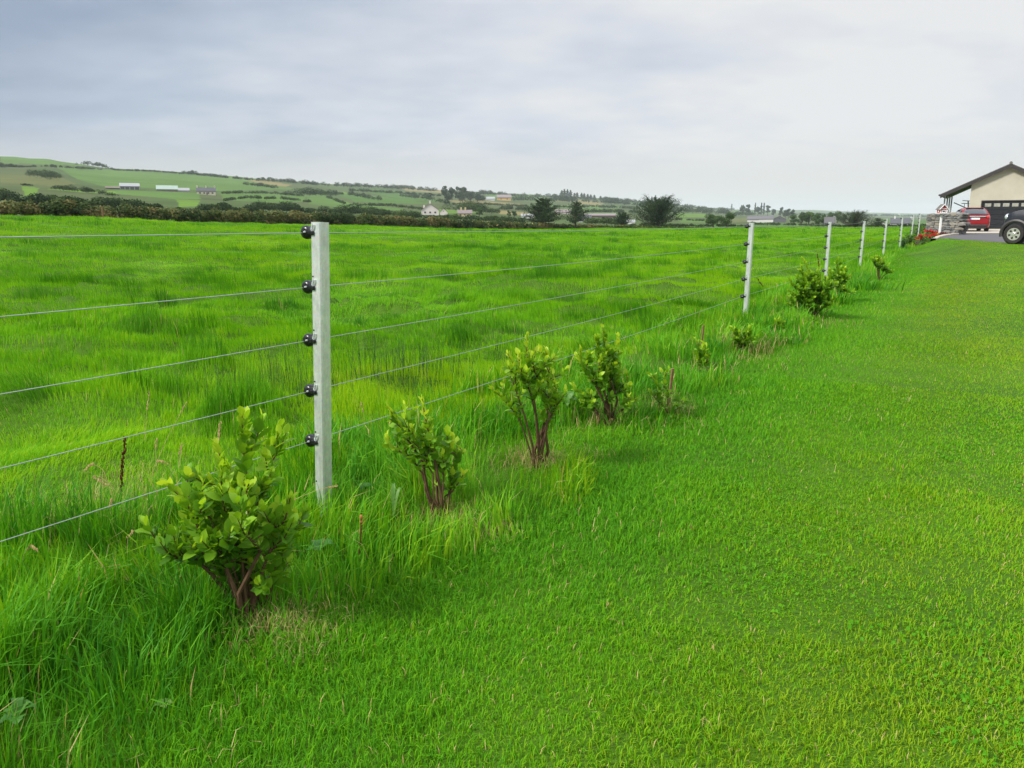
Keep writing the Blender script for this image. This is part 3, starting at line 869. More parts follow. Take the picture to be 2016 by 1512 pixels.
def stake(label, u, vb, vt, w):
    p = on_ground(u, vb); h = (vb - vt) * mpp(p); m = MB()
    m.box((0, 0, h / 2 - .08), (w, w * .8, h + .16), bev=.003)
    o = m.build('wooden_stake', M['stake_wood'], loc=tuple(p)); o.rotation_euler = (R(2), R(3), .4)
    tag(o, label, 'stake', 'wooden stakes beside the young shrubs')
stake('brown wooden stake standing in the half-dead low shrub', 1315, 815, 730, .021)
stake('short pale stake beside the thin small shrub', 1377, 715, 642, .018)

# ------------------------------------------------------------------ wild plants of the verge
M['rush'] = leaf_mat('rush_green', [(0, (.012, .055, .012)), (.6, (.030, .100, .016)), (1, (.09, .16, .03))], .15, .5)
M['dock'] = plain('dock_seed_red', (.085, .022, .014), .9, 0, .1, var=.4, scale=60)
M['weed_leaf'] = leaf_mat('weed_leaf', [(0, (.030, .130, .022)), (.5, (.080, .220, .030)), (1, (.190, .300, .060))], .28, .45)
def rushes(label, spots, seed, n=90, h=.55):
    rng = np.random.default_rng(seed); A = Acc(); p0 = on_ground(*spots[0])
    for (ua, va), (ub, vb) in zip(spots[:-1], spots[1:]):
        p = on_ground(ua, va); p2 = on_ground(ub, vb); q = rng.normal(0, .20, (n, 2)); f = rng.random(n); x, y = p[0] * f + p2[0] * (1 - f) + q[:, 0], p[1] * f + p2[1] * (1 - f) + q[:, 1]
        hh = h * rng.uniform(.55, 1.1, n); P = np.stack([x - p0[0], y - p0[1], ground_z(x, y) - p0[2] - .02], 1)
        A.add(blades(P, hh, np.full(n, .0024 * max(1, depth_of(p) / 5.5)), rng.uniform(0, 6.28, n), np.abs(rng.normal(.24, .16, n)), True), np.clip(rng.normal(.5, .25, n), 0, 1))
    o = A.build('rushes', M['rush']); o.location = tuple(p0); tag(o, kind='stuff')
rushes('loose clump of dark rushes in the pasture left of the nearest fence post', [(430, 815), (475, 800), (530, 805), (590, 800), (560, 770)], 51, 75, .50)
rushes('dense clump of dark rushes in the pasture right of the nearest fence post', [(700, 775), (760, 770), (820, 765), (880, 750), (720, 745)], 53, 90, .50)
rushes('fine clump of dark rushes behind the V-shaped shrub', [(950, 720), (1010, 715), (1090, 700)], 55, 60, .48)

def seed_stalk(label, pts, w=.0022, head=.35, mat='straw', hw=.008, name='seed_stalk', cat='grass stalk', group='dry grass stalks by the fence', n=46, seed=1, base=None):
    """pts: photo pixels from foot to tip; the foot stands on the ground, the rest at the same depth"""
    rng = np.random.default_rng(seed); p0 = on_ground(*pts[0]); d = depth_of(p0)
    P = np.array([at(u, v, d - .02 * i) - p0 for i, (u, v) in enumerate(pts)]); P[0] = (0, 0, -.02)
    t = np.linspace(0, 1, len(P)); tt = np.linspace(0, 1, 14)
    Q = np.stack([np.interp(tt, t, P[:, k]) for k in range(3)], 1)
    Q[1:-1] = (Q[:-2] + 2 * Q[1:-1] + Q[2:]) / 4
    m = MB(); m.tube(Q, np.linspace(w, w * .5, 14), 5)
    L = np.linalg.norm(np.diff(Q, axis=0), axis=1).sum()
    for i in range(n):
        f = 1 - head * rng.random() ** .9
        q = np.array([np.interp(f, tt, Q[:, k]) for k in range(3)]) + rng.normal(0, hw * .45, 3)
        m.ball(q, hw * rng.uniform(.35, .65), 5, 4, (.6, .6, 1.5))
    o = m.build(name, M[mat] if mat != 'straw' else M['straw_solid'], loc=tuple(p0), smooth=True)
    tag(o, label, cat, group); return o
M['straw_solid'] = plain('straw_solid', (.50, .36, .17), .9, 0, .1, var=.3, scale=50)
seed_stalk('tall pale grass stalk leaning right across the fourth wire', [(285, 955), (325, 870), (368, 790)], .0018, .18, hw=.0045, seed=1)
seed_stalk('short straw seed head left of the tall leaning stalk', [(285, 880), (288, 815), (294, 772)], .0016, .4, hw=.007, seed=2)
seed_stalk('upright straw seed head above the big shrub', [(430, 960), (428, 880), (434, 832)], .0016, .35, hw=.008, seed=3)
seed_stalk('pale seed head arching over to the left, under the fourth wire', [(225, 985), (205, 925), (182, 912), (165, 928)], .0016, .35, hw=.007, seed=4)
seed_stalk('drooping straw seed head beside the dark red dock', [(265, 1000), (200, 938), (178, 936), (212, 955)], .0016, .3, hw=.007, seed=5)
seed_stalk('curled straw seed head just below the leaning stalk', [(300, 975), (300, 920), (312, 906), (332, 914)], .0016, .4, hw=.007, seed=6)
seed_stalk('thin seed head halfway between the dock and the big shrub', [(312, 950), (306, 890), (309, 862)], .0014, .4, hw=.006, seed=7)
seed_stalk('slender straw seed head left of the upright one', [(350, 955), (352, 900), (359, 872)], .0014, .4, hw=.006, seed=8)
seed_stalk('nodding seed head on the lowest wire', [(240, 1060), (215, 1005), (220, 980)], .0014, .4, hw=.007, seed=9)
seed_stalk('bent brown seed head in the deep grass at the left edge', [(30, 1150), (45, 1095), (60, 1072), (75, 1085)], .0016, .45, hw=.006, seed=10)
seed_stalk('pale seed head in the deep grass below the lowest wire', [(248, 1100), (250, 1062), (262, 1045)], .0014, .4, hw=.006, seed=11)
seed_stalk('small seed head behind the nearest post, to its right', [(718, 850), (716, 815), (711, 792)], .0014, .4, hw=.007, seed=12)
seed_stalk('long dry stalk bent flat across the foot of the nearest post', [(430, 1105), (520, 1015), (575, 985), (630, 962), (665, 957)], .0015, .14, hw=.004, seed=13)
seed_stalk('dark red dock seed spike by the fourth wire', [(238, 985), (240, 920), (247, 862)], .0032, .85, 'dock', .011, 'dock_plant', 'dock plant', 'dock plants', 90, 14)
seed_stalk('brown dock stalk right of the second post', [(1505, 570), (1497, 557), (1490, 547)], .006, .8, 'dock', .018, 'dock_plant', 'dock plant', 'dock plants', 40, 15)
seed_stalk('brown dock stalk poking up above the wide dark shrub', [(1618, 560), (1612, 520), (1609, 500)], .007, .6, 'dock', .02, 'dock_plant', 'dock plant', 'dock plants', 50, 16)

def dandelion():
    p = on_ground(704, 1120); d = depth_of(p); tip = at(711, 1018, d) - p
    root = empty('dead_flower', p, 'brown stalk with a withered orange-brown flower head, between the two nearest shrubs', 'dead flower')
    m = MB(); m.tube([(0, 0, -.02), tip * .5 + np.array([.004, 0, 0]), tip], [.0032, .0028, .0024], 6); m.build('stem', M['dock'], root)
    m = MB(); m.ball(tip, .008, 8, 6, (1, 1, 1.4)); m.ball(tip - np.array([0, 0, .022]), .0075, 8, 6, (1, 1, .8))
    m.build('flower_head', plain('withered_flower', (.42, .17, .06), .9, 0, .1), root)
dandelion()

def weed(label, u, v, leaves, seed, lift=.05, dull=.5):
    """rosette of broad leaves: list of (angle deg, length, width ratio, rise)"""
    rng = np.random.default_rng(seed); p = on_ground(u, v)
    V, F, T = [], [], []; n0 = 0
    for (a, L, wr, rise) in leaves:
        a = R(a); d = np.array([math.cos(a), math.sin(a), 0]); s_ = np.array([-d[1], d[0], 0]); nu, nv = 9, 5
        g = []
        for i in range(nu + 1):
            t = i / nu
            wd = L * wr * .5 * (math.sin(math.pi * min(1, t * .95 + .06)) ** .75) * (1 + .16 * math.sin(t * 21 + seed)) + .001
            c = d * (L * t) * (1 - .1 * t) + np.array([0, 0, lift + rise * L * math.sin(t * 2.3) - .10 * L * t * t])
            for j in range(nv):
                q = (j / (nv - 1)) * 2 - 1
                g.append(c + s_ * wd * q + np.array([0, 0, abs(q) * wd * .25 + rng.normal(0, .0015)]))
        V.append(np.array(g)); T += [np.clip(dull + rng.normal(0, .12), 0, 1)] * len(g)
        for i in range(nu):
            for j in range(nv - 1):
                b = n0 + i * nv + j; F.append((b, b + 1, b + nv + 1, b + nv))
        n0 += len(g)
    o = mesh_np('broadleaf_weed', np.vstack(V), [np.array(F)], M['weed_leaf'], None, {'tint': T}, smooth=True); o.location = tuple(p)
    tag(o, label, 'weed', 'broad-leaved weeds in the verge'); return o
weed('dull broad-leaved weed in the bottom left corner of the verge', 45, 1478, [(20, .055, .55, .6), (80, .05, .7, .5), (150, .055, .7, .4), (-60, .055, .7, .3), (50, .045, .8, .8), (230, .05, .7, .3), (110, .04, .7, 1.2)], 3, .09, .45)
weed('round flat weed leaf right of the biggest shrub', 630, 1115, [(10, .075, .85, .5), (110, .07, .8, .5), (200, .06, .8, .3)], 5, .07, .2)
weed('small yellow-green lobed weed at the edge of the mown lawn', 325, 1430, [(5, .032, .7, .3), (60, .03, .7, .3), (120, .03, .7, .3), (-50, .03, .7, .3), (200, .028, .7, .3)], 7, .05, .8)
0 and weed('broad weed leaf in the bottom right corner of the lawn', 2000, 1490, [(120, .07, .7, .3), (60, .06, .7, .3), (180, .06, .7, .3), (-90, .05, .7, .3)], 9, .03, .55)
weed('leafy weed growing between the V-shaped shrub and the yellow-topped one', 1118, 835, [(20, .10, .5, .9), (100, .09, .5, 1.0), (180, .10, .5, .8), (260, .08, .5, .8), (320, .09, .5, 1.1), (60, .10, .5, 1.3)], 11, .10, .5)
weed('pale upright leaf in the grass beside the left-leaning shrub', 775, 1035, [(95, .12, .16, 1.3), (60, .10, .16, 1.4)], 13, .05, .6)
weed('low weed leaves in the grass under the middle of the fence', 720, 990, [(10, .05, .7, .5), (90, .05, .7, .5), (170, .05, .7, .5), (250, .05, .7, .5)], 15, .08, .25)

def dead_grass():
    A = Acc()
    for (u, v, n, sp, hh) in [(500, 1240, 700, .12, .055), (425, 1180, 450, .10, .075), (600, 1290, 200, .08, .045), (560, 1250, 260, .08, .06), (875, 1020, 420, .11, .05), (950, 1055, 300, .09, .05), (860, 1012, 160, .1, .06), (1062, 922, 320, .10, .08), (1030, 915, 200, .14, .08), (1170, 900, 60, .05, .04),
                              (1195, 835, 260, .18, .12), (1315, 815, 170, .14, .12), (1335, 835, 120, .2, .06), (1390, 735, 160, .15, .10), (1462, 692, 330, .2, .16), (1510, 670, 200, .28, .10), (1480, 712, 160, .2, .06), (240, 1000, 260, .28, .16), (150, 1035, 200, .3, .14), (655, 1235, 60, .07, .05), (1610, 640, 120, .3, .08)]:
        p = on_ground(u, v); n = int(n * .8); q = RNG.normal(0, sp, (n, 2)); x, y = p[0] + q[:, 0], p[1] + q[:, 1]
        k = max(1, depth_of(p) / 4.5)
        A.add(blades(np.stack([x, y, ground_z(x, y) + RNG.uniform(0, .03, n)], 1), hh * RNG.uniform(.5, 1.5, n), np.full(n, .0025 * k), RNG.uniform(0, 6.28, n), RNG.uniform(.5, 1.25, n), True), np.clip(RNG.normal(.45, .28, n), 0, 1))
    # clippings lying on the lawn
    for r0, r1, dn in ((2.8, 6, 9), (6, 11, 4.5), (11, 20, 1.2)):
        x, y, r_ = scatter(r0, r1, dn); s, t = st(x, y)
        k = (s > 1.0) & (fbm(x * .8, y * .8, 95, 2) > .46); x, y = x[k], y[k]; n = len(x)
        for rep in range(3):
            xx, yy = x + RNG.normal(0, .025, n), y + RNG.normal(0, .025, n)
            A.add(blades(np.stack([xx, yy, ground_z(xx, yy) + .030 + RNG.uniform(0, .012, n)], 1), RNG.uniform(.02, .075, n), np.full(n, .0026) * max(1, r0 / 5), RNG.uniform(0, 6.28, n), np.full(n, 1.22), True, None), np.clip(RNG.normal(.5, .25, n), 0, 1))
    o = A.build('dead_grass', M['straw']); tag(o, kind='stuff')
dead_grass()
# ------------------------------------------------------------------ yard at the top of the lawn
def yard_mats():
    t = NT('tarmac'); g = t.n('ShaderNodeNewGeometry').outputs['Position']
    n = t.noise(40, 4, g); n2 = t.noise(.7, 3, g)
    c = t.ramp(n, [(.3, (.062, .060, .066)), (.7, (.110, .106, .112))]); c = t.mix(t.ramp(n2, [(.4, (0, 0, 0)), (.7, (.4, .4, .4))]), c, (.13, .125, .125))
    M['tarmac'] = t.done(t.principled(c, .85, 0, .3, bump=n, bstr=.4))
    t = NT('concrete'); g = t.n('ShaderNodeNewGeometry').outputs['Position']
    n = t.noise(3, 5, g); M['concrete'] = t.done(t.principled(t.ramp(n, [(.3, (.36, .32, .26)), (.7, (.50, .45, .37))]), .9, 0, .2, bump=n, bstr=.2))
    t = NT('bed_soil'); g = t.n('ShaderNodeNewGeometry').outputs['Position']
    n = t.noise(18, 5, g); M['soil'] = t.done(t.principled(t.ramp(n, [(.3, (.045, .025, .018)), (.7, (.12, .07, .05))]), .95, 0, .1, bump=n, bstr=1, bdist=.05))
    t = NT('render_wall'); n = t.noise(1.2, 5); n2 = t.noise(80, 2)
    M['render'] = t.done(t.principled(t.ramp(n, [(.3, (.410, .385, .310)), (.7, (.465, .44, .36))]), .9, 0, .2, bump=n2, bstr=.3))
    M['dark_trim'] = plain('dark_trim', (.035, .030, .030), .5)
    M['soffit'] = plain('soffit_board', (.075, .066, .058), .7)
    t = NT('roof_tiles'); v = t.coords()
    w = t.n('ShaderNodeTexWave'); w.inputs['Scale'].default_value = 1.6; w.inputs['Distortion'].default_value = .3; t.l(v, w.inputs[0])
    n = t.noise(5, 4); M['tile'] = t.done(t.principled(t.ramp(n, [(.3, (.10, .095, .09)), (.7, (.20, .185, .17))]), .8, 0, .3, bump=w.outputs[1], bstr=.5, bdist=.03))
    M['garage_door'] = plain('garage_door_paint', (.012, .014, .018), .4, bump=.05)
    M['frost'] = plain('frosted_pane', (.30, .30, .25), .25, 0, .6, var=.3, scale=6)
    M['white_paint'] = plain('white_paint', (.78, .78, .76), .5, var=.05)
    M['red_paint'] = plain('red_paint', (.42, .018, .016), .5, var=.1)
    M['grey_tube'] = plain('grey_tube', (.33, .33, .34), .4, .4)
    t = NT('wall_stone'); v = t.coords(); a = t.attr('tint'); n = t.noise(14, 5, v, .65)
    c = t.ramp(a, [(0, (.060, .062, .066)), (.45, (.150, .148, .142)), (.75, (.235, .215, .185)), (1, (.30, .245, .17))])
    c = t.mix(t.ramp(n, [(.35, (0, 0, 0)), (.75, (.6, .6, .6))]), c, (.30, .30, .285))
    M['stone'] = t.done(t.principled(c, .9, 0, .2, bump=n, bstr=.7, bdist=.02))
    M['car_red'] = plain('red_car_paint', (.23, .003, .006), .32, .0, .35, coat=.35, var=.04, bump=0)
    M['car_dark'] = plain('dark_car_paint', (.016, .018, .026), .36, .0, .35, coat=.25, var=.05, bump=0)
    M['glass_dark'] = plain('car_glass', (.030, .038, .050), .06, 0, .8, coat=.5, var=.03, bump=0)
    M['tyre'] = plain('tyre_rubber', (.022, .019, .018), .85, var=.2, scale=20)
    M['alloy'] = plain('alloy', (.62, .60, .55), .32, .7, var=.05)
    M['lens_clear'] = plain('headlamp_lens', (.55, .58, .62), .10, .3, .8, coat=1, var=.2)
    M['lens_red'] = plain('rear_lamp_lens', (.55, .03, .03), .12, 0, .7, coat=1)
    M['blue'] = plain('plate_blue', (.02, .06, .40), .4)
    M['chrome'] = plain('chrome', (.75, .75, .76), .15, .9)
yard_mats()

def ribbon(name, front, back, rows, mat, lift, kind='structure', sub_=6):
    """sheet between two world polylines (xy), draped on the ground"""
    def res(P):
        P = np.array(P, float)[:, :2]; L = np.concatenate([[0], np.cumsum(np.linalg.norm(np.diff(P, axis=0), axis=1))]); q = np.linspace(0, L[-1], len(front) * sub_)
        return np.stack([np.interp(q, L, P[:, k]) for k in range(2)], 1)
    a, b = res(front), res(back); n = len(a); V = []
    for r_ in range(rows + 1):
        f = r_ / rows; p = a * (1 - f) + b * f; V.append(np.stack([p[:, 0], p[:, 1], ground_z(p[:, 0], p[:, 1]) + lift], 1))
    F = [(r_ * n + i, r_ * n + i + 1, (r_ + 1) * n + i + 1, (r_ + 1) * n + i) for r_ in range(rows) for i in range(n - 1)]
    o = mesh_np(name, np.vstack(V), [np.array(F)], mat, smooth=True)
    if kind: tag(o, kind=kind)
    return o, np.vstack([a, b[::-1]])
G = lambda u, v: on_ground(u, v)
# garage frame: origin on the ground under the ridge; X to the right, Y away from the viewer
GD = 56.0
go = at(1974, 449.5, GD); GA = math.atan2(go[0], go[1]); gr = np.array([math.cos(GA), -math.sin(GA)]); gb = np.array([math.sin(GA), math.cos(GA)])
def gl(x, y): return np.array([go[0] + gr[0] * x + gb[0] * y, go[1] + gr[1] * x + gb[1] * y])
drive_front = [G(1846, 471.5)[:2], G(1856, 470.5)[:2], G(1880, 471)[:2], G(1905, 473)[:2], G(1940, 475.5)[:2], G(1974, 478)[:2], G(2016, 481.5)[:2], G(2080, 487)[:2], G(2160, 492)[:2]]
drive_back = [G(1870, 461)[:2] , gl(-6.0, -8), gl(-5, -4), gl(-3.5, -1.0), gl(0, -.9), gl(3, -.9), gl(6, -.9), gl(9, -1), gl(14, -2)]
o, poly = ribbon('driveway', drive_front, drive_back, 14, M['tarmac'], .008); POLY_NO_LAWN.append(poly.tolist())
o, poly = ribbon('concrete_apron', [G(1886, 459.5)[:2], G(1920, 459.6)[:2], G(1960, 459.8)[:2], G(2030, 460)[:2], G(2110, 460)[:2]], [gl(-4.6, -.0), gl(-2, -.0), gl(2, -.0), gl(5, 0), gl(8, -.0)], 8, M['concrete'], .022)
POLY_NO_LAWN.append([gl(-12, -14).tolist(), gl(16, -14).tolist(), gl(16, 20).tolist(), gl(-12, 20).tolist()])

# flower bed with a curved kerb
bed_front = [G(1779, 487)[:2], G(1800, 483)[:2], G(1822, 478.5)[:2], G(1838, 472.5)[:2], G(1845, 467)[:2], G(1852, 463.5)[:2], G(1872, 460)[:2]]
bed_back = [G(1783, 474)[:2], G(1796, 467)[:2], G(1812, 462)[:2], G(1826, 460)[:2], G(1838, 459)[:2], G(1850, 458.5)[:2], G(1872, 458)[:2]]
o, poly = ribbon('flower_bed', bed_front, bed_back, 6, M['soil'], .03); POLY_NO_LAWN.append(poly.tolist())
def kerb():
    P = np.array([at(1837, 473, 38.4), at(1840, 468.8, 39.6), at(1847, 465, 40.6), at(1858, 462, 41.3), at(1872, 460, 41.8), at(1884, 459, 42.1)])
    L = np.concatenate([[0], np.cumsum(np.linalg.norm(np.diff(P, axis=0), axis=1))]); q = np.linspace(0, L[-1], 30)
    x, y = np.interp(q, L, P[:, 0]), np.interp(q, L, P[:, 1]); gz = ground_z(x, y); z = np.maximum(np.interp(q, L, P[:, 2]), gz + .12)
    pts = np.stack([x, y, z], 1); T = np.gradient(pts[:, :2], axis=0); T /= np.linalg.norm(T, axis=1)[:, None]; Nn = np.stack([-T[:, 1], T[:, 0]], 1)
    V = []
    for i in range(30):
        for (o_, h) in ((-.12, None), (-.12, -.02), (-.10, .0), (.10, .0), (.12, -.02), (.12, None)): V.append((x[i] + Nn[i, 0] * o_, y[i] + Nn[i, 1] * o_, gz[i] - .08 if h is None else z[i] + h))
    F = [(i * 6 + j, i * 6 + j + 1, i * 6 + 7 + j, i * 6 + 6 + j) for i in range(29) for j in range(5)]
    o = mesh_np('kerb', np.array(V), [np.array(F)], M['concrete']); tag(o, kind='structure')
kerb()

def garage():
    root = empty('garage', (*go[:2], float(ground_z(*go[:2]))), 'beige rendered garage with a dark door and a dark tiled gable roof', 'garage', rz=-GA)
    gz = root.location.z
    ax = .0308; az = GD / FPX
    W, AP, EZ = 2.28, 4.62, None
    slope = (379 - 323) * az / ((1987 - 1850) * ax)
    Lv, Dp = (1987 - 1850) * ax, 6.5              # reach of the roof to the left, depth of the building
    wall_h = AP - .22 - W * slope
    m = MB(); hd = 2.06; dl, dr = -(1987 - 1937) * ax, (1987 - 1937) * ax
    # front wall: two piers, lintel with gable, side and back walls
    m.prism([(-W, 0, -.3), (dl, 0, -.3), (dl, 0, wall_h), (-W, 0, wall_h)], (0, 0, 0), (0, .25, 0))
    m.prism([(dr, 0, -.3), (W, 0, -.3), (W, 0, wall_h), (dr, 0, wall_h)], (0, 0, 0), (0, .25, 0))
    m.prism([(dl, 0, hd), (dr, 0, hd), (dr, 0, wall_h), (dl, 0, wall_h)], (0, 0, 0), (0, .25, 0))
    m.prism([(-W, 0, wall_h), (W, 0, wall_h), (0, 0, wall_h + W * slope)], (0, 0, 0), (0, .25, 0))
    for sx in (-1, 1): m.box((sx * (W - .125), Dp / 2 + .125, wall_h / 2 - .15), (.25, Dp - .25, wall_h + .3))
    m.prism([(-W, Dp, -.3), (W, Dp, -.3), (W, Dp, wall_h), (0, Dp, wall_h + W * slope), (-W, Dp, wall_h)], (0, 0, 0), (0, .25, 0))
    m.build('wall', M['render'], root)
    # roof
    th = .12
    def slab(x0, x1, mb, y0, y1, lift, t_):
        z0, z1 = AP - abs(x0) * slope + lift, AP - abs(x1) * slope + lift
        mb.prism([(x0, y0, z0 - t_), (x1, y0, z1 - t_), (x1, y0, z1), (x0, y0, z0)], (0, y0, 0), (0, y1, 0))
    rf = MB(); slab(-Lv, 0, rf, -.30, Dp + .5, 0, .10); slab(0, W + .45, rf, -.30, Dp + .5, 0, .10)
    r_ = rf.build('roof', M['tile'], root)
    f = MB(); slab(-Lv, 0, f, -.34, -.303, -.045, .26); slab(0, W + .45, f, -.34, -.303, -.045, .26); f.build('bargeboard', M['dark_trim'], r_)
    e = MB(); e.tube([(-Lv - .05, -.35, AP - Lv * slope - .08), (-Lv - .05, Dp + .5, AP - Lv * slope - .08)], .075, 8); e.build('gutter', M['dark_trim'], r_)
    s_ = MB(); slab(-Lv + .05, -W - .003, s_, -.30, Dp + .45, -.105, .10); s_.build('soffit', M['soffit'], r_)
    rg = MB(); rg.tube([(0, -.36, AP + .03), (0, Dp + .52, AP + .03)], .10, 8); rg.build('ridge', M['tile'], r_)
    # canopy posts
    for k, (xx, yy) in enumerate([(-3.92, .1), (-3.86, 2.2), (-3.82, 4.3), (-3.78, 6.4)]):
        p = MB(); h = AP - abs(xx) * slope - .22
        p.box((xx, yy, h / 2 - .15), (.10, .10, h + .3), bev=.01); p.build('post', M['grey_tube'], root)
    b = MB(); b.tube([(-3.6, 6.3, 2.05), (-2.35, 6.3, 1.45)], .045, 6); b.build('brace', M['grey_tube'], root)
    # sectional door
    d = MB(); n = 6
    for i in range(n): d.box((0, .10, hd / n * (i + .5)), (dr - dl - .10, .05, hd / n - .012), bev=.006)
    door = d.build('door', M['garage_door'], root)
    fr = MB()
    fr.box((dl + .035, .06, hd / 2), (.07, .16, hd)); fr.box((dr - .035, .06, hd / 2), (.07, .16, hd)); fr.box((0, .06, hd - .035), (dr - dl - .14, .158, .07))
    fr.build('frame', M['dark_trim'], door)
    for k in range(5):
        x = dl + .45 + k * .56; w = MB(); w.box((x, .068, hd - .34), (.40, .02, .24), bev=.02); w.build('window', M['frost'], door)
garage()

def stone_wall():
    a, b = at(1829, 459, 46.0)[:2], at(1892, 459, 43.5)[:2]; T = (b - a); L = np.linalg.norm(T); T /= L; Nn = np.array([T[1], -T[0]])
    rng = np.random.default_rng(5); V, F, TI = [], [], []; n0 = 0
    z0 = float(ground_z(*((a + b) / 2))); Ht = 1.16; th = .46
    def stone(x, y, z, sx, sy, sz):
        nonlocal n0
        m = MB(); m.ball((0, 0, 0), 1, 8, 6); v = np.vstack(m.V)
        v = np.sign(v) * np.abs(v) ** .55 * np.array([sx, sy, sz]) * .56 * (1 + rng.normal(0, .07, v.shape)); r_ = rng.normal(0, .09); c, s_ = math.cos(r_), math.sin(r_)
        v = np.stack([v[:, 0] * c - v[:, 2] * s_, v[:, 1], v[:, 0] * s_ + v[:, 2] * c], 1)
        P = np.stack([a[0] + T[0] * (x + v[:, 0]) + Nn[0] * (y + v[:, 1]), a[1] + T[1] * (x + v[:, 0]) + Nn[1] * (y + v[:, 1]), z0 + z + v[:, 2]], 1)
        V.append(P); TI.extend([rng.beta(.9, 1.3)] * len(P))
        for f in m.F3 + m.F4: F.append(tuple(i + n0 for i in f))
        n0 += len(P)
    z = -.1
    while z < Ht:
        h = rng.choice([.08, .11, .15, .20, .24])
        if z + h > Ht + .1: h = max(.06, Ht - z + .02)
        x = -.02
        while x < L:
            w = rng.uniform(.16, .52)
            for yy in (th * .30, -th * .30): stone(x + w / 2, yy + rng.normal(0, .015), z + h / 2, w, th * .62, h)
            x += w * 1.0
        z += h * .93
    for k in range(9): stone(rng.uniform(.1, L - .1), 0, Ht + .03 + rng.uniform(0, .05), rng.uniform(.2, .4), .4, rng.uniform(.08, .16))
    f3 = [f for f in F if len(f) == 3]; f4 = [f for f in F if len(f) == 4]
    o = mesh_np('stone_wall', np.vstack(V), [np.array(f3), np.array(f4)], M['stone'], None, {'tint': TI}, smooth=False)
    tag(o, 'short grey dry-stone wall at the top of the lawn, by the driveway', 'stone wall')
stone_wall()

def letterbox():
    p = at(1850, 456, 42.5); gz = float(ground_z(*p[:2]))
    root = empty('house_letterbox', (p[0], p[1], gz), 'little red house-shaped letterbox with white trim, on a white post before the stone wall', 'letterbox', rz=-GA - R(-24))
    k = 42.5 / FPX
    pt = MB(); ztop = CAM_H + (436 - 421) * 42.5 / FPX - gz
    pt.box((0, 0, ztop / 2 - .1), (.10, .10, ztop + .2), bev=.008); pt.build('post', M['white_paint'], root)
    w, dp, h = .34, .46, .24
    tr = MB(); tr.box((0, 0, ztop + .02), (w + .16, dp + .14, .04), bev=.008); tr.build('base', M['white_paint'], root)
    b = MB(); z0 = ztop + .042
    b.prism([(-w / 2, -dp / 2, z0), (w / 2, -dp / 2, z0), (w / 2, -dp / 2, z0 + h), (0, -dp / 2, z0 + h + .19), (-w / 2, -dp / 2, z0 + h)], (0, 0, 0), (0, dp, 0)); b.build('body', M['red_paint'], root)
    r_ = MB()
    for s_ in (-1, 1):
        r_.prism([(0, -dp / 2 - .05, z0 + h + .20), (s_ * (w / 2 + .07), -dp / 2 - .05, z0 + h - .075), (s_ * (w / 2 + .07), -dp / 2 - .05, z0 + h - .045), (0, -dp / 2 - .05, z0 + h + .235)], (0, 0, 0), (0, dp + .10, 0))
    rf = r_.build('roof', M['tile'], root)
    t_ = MB()
    for s_ in (-1, 1): t_.tube([(0, -dp / 2 - .055, z0 + h + .205), (s_ * (w / 2 + .07), -dp / 2 - .055, z0 + h - .07)], .022, 5)
    t_.build('white_trim', M['white_paint'], rf)
    d = MB(); d.box((0, -dp / 2 - .006, z0 + .08), (.19, .014, .15)); d.box((0, -dp / 2 - .006, z0 + h - .01), (w * .98, .012, .035)); 
    for s_ in (-1, 1): d.box((s_ * (w / 2 - .02), -dp / 2 - .007, z0 + h / 2 - .03), (.035, .012, h - .06))
    fr = d.build('front_trim', M['white_paint'], root)
    o_ = MB(); o_.box((0, -dp / 2 - .016, z0 + .08), (.12, .01, .075)); o_.build('opening', M['dark_trim'], fr)
    s2 = MB(); s2.box((-w / 2 - .006, 0, z0 + .11), (.012, .12, .12)); s2.build('side_window', M['white_paint'], root)
letterbox()

def car_shell(root, top, wid, zlev, name, mat, zbot):
    """closed body: top(y) roof profile, wid(y) half width, zlev [(z, width factor)]"""
    ys = np.array(top)[:, 0]; q = np.unique(np.concatenate([ys, np.linspace(ys[0], ys[-1], 40)]))
    rows = []
    for y in q:
        zt = np.interp(y, ys, np.array(top)[:, 1]); W = np.interp(y, np.array(wid)[:, 0], np.array(wid)[:, 1])
        half = []
        for (z, g) in zlev: 
            zz = min(z, zt - .015 * 0); half.append((W * np.interp(min(z, zt), [a for a, _ in zlev], [b for _, b in zlev]), max(zbot, zz - (.03 if z >= zt else 0) * 0)))
        g_ = np.interp(zt, [a for a, _ in zlev], [b for _, b in zlev])
        half += [(W * g_ * .93, zt + .012), (W * g_ * .6, zt + .03), (0.0, zt + .036)]
        pr = [(x, y, z) for x, z in half] + [(-x, y, z) for x, z in half[-2::-1]]
        rows.append(pr)
    n = len(rows[0]); V = [p for r_ in rows for p in r_]; F = []
    for i in range(len(rows) - 1):
        for k in range(n - 1): F.append((i * n + k, i * n + k + 1, (i + 1) * n + k + 1, (i + 1) * n + k))
        F.append((i * n + n - 1, i * n, (i + 1) * n, (i + 1) * n + n - 1))
    F.append(tuple(range(n))); F.append(tuple(range(len(V) - 1, len(V) - n - 1, -1)))
    m = MB(); m.add(V, F); return m.build(name, mat, root, smooth=True)
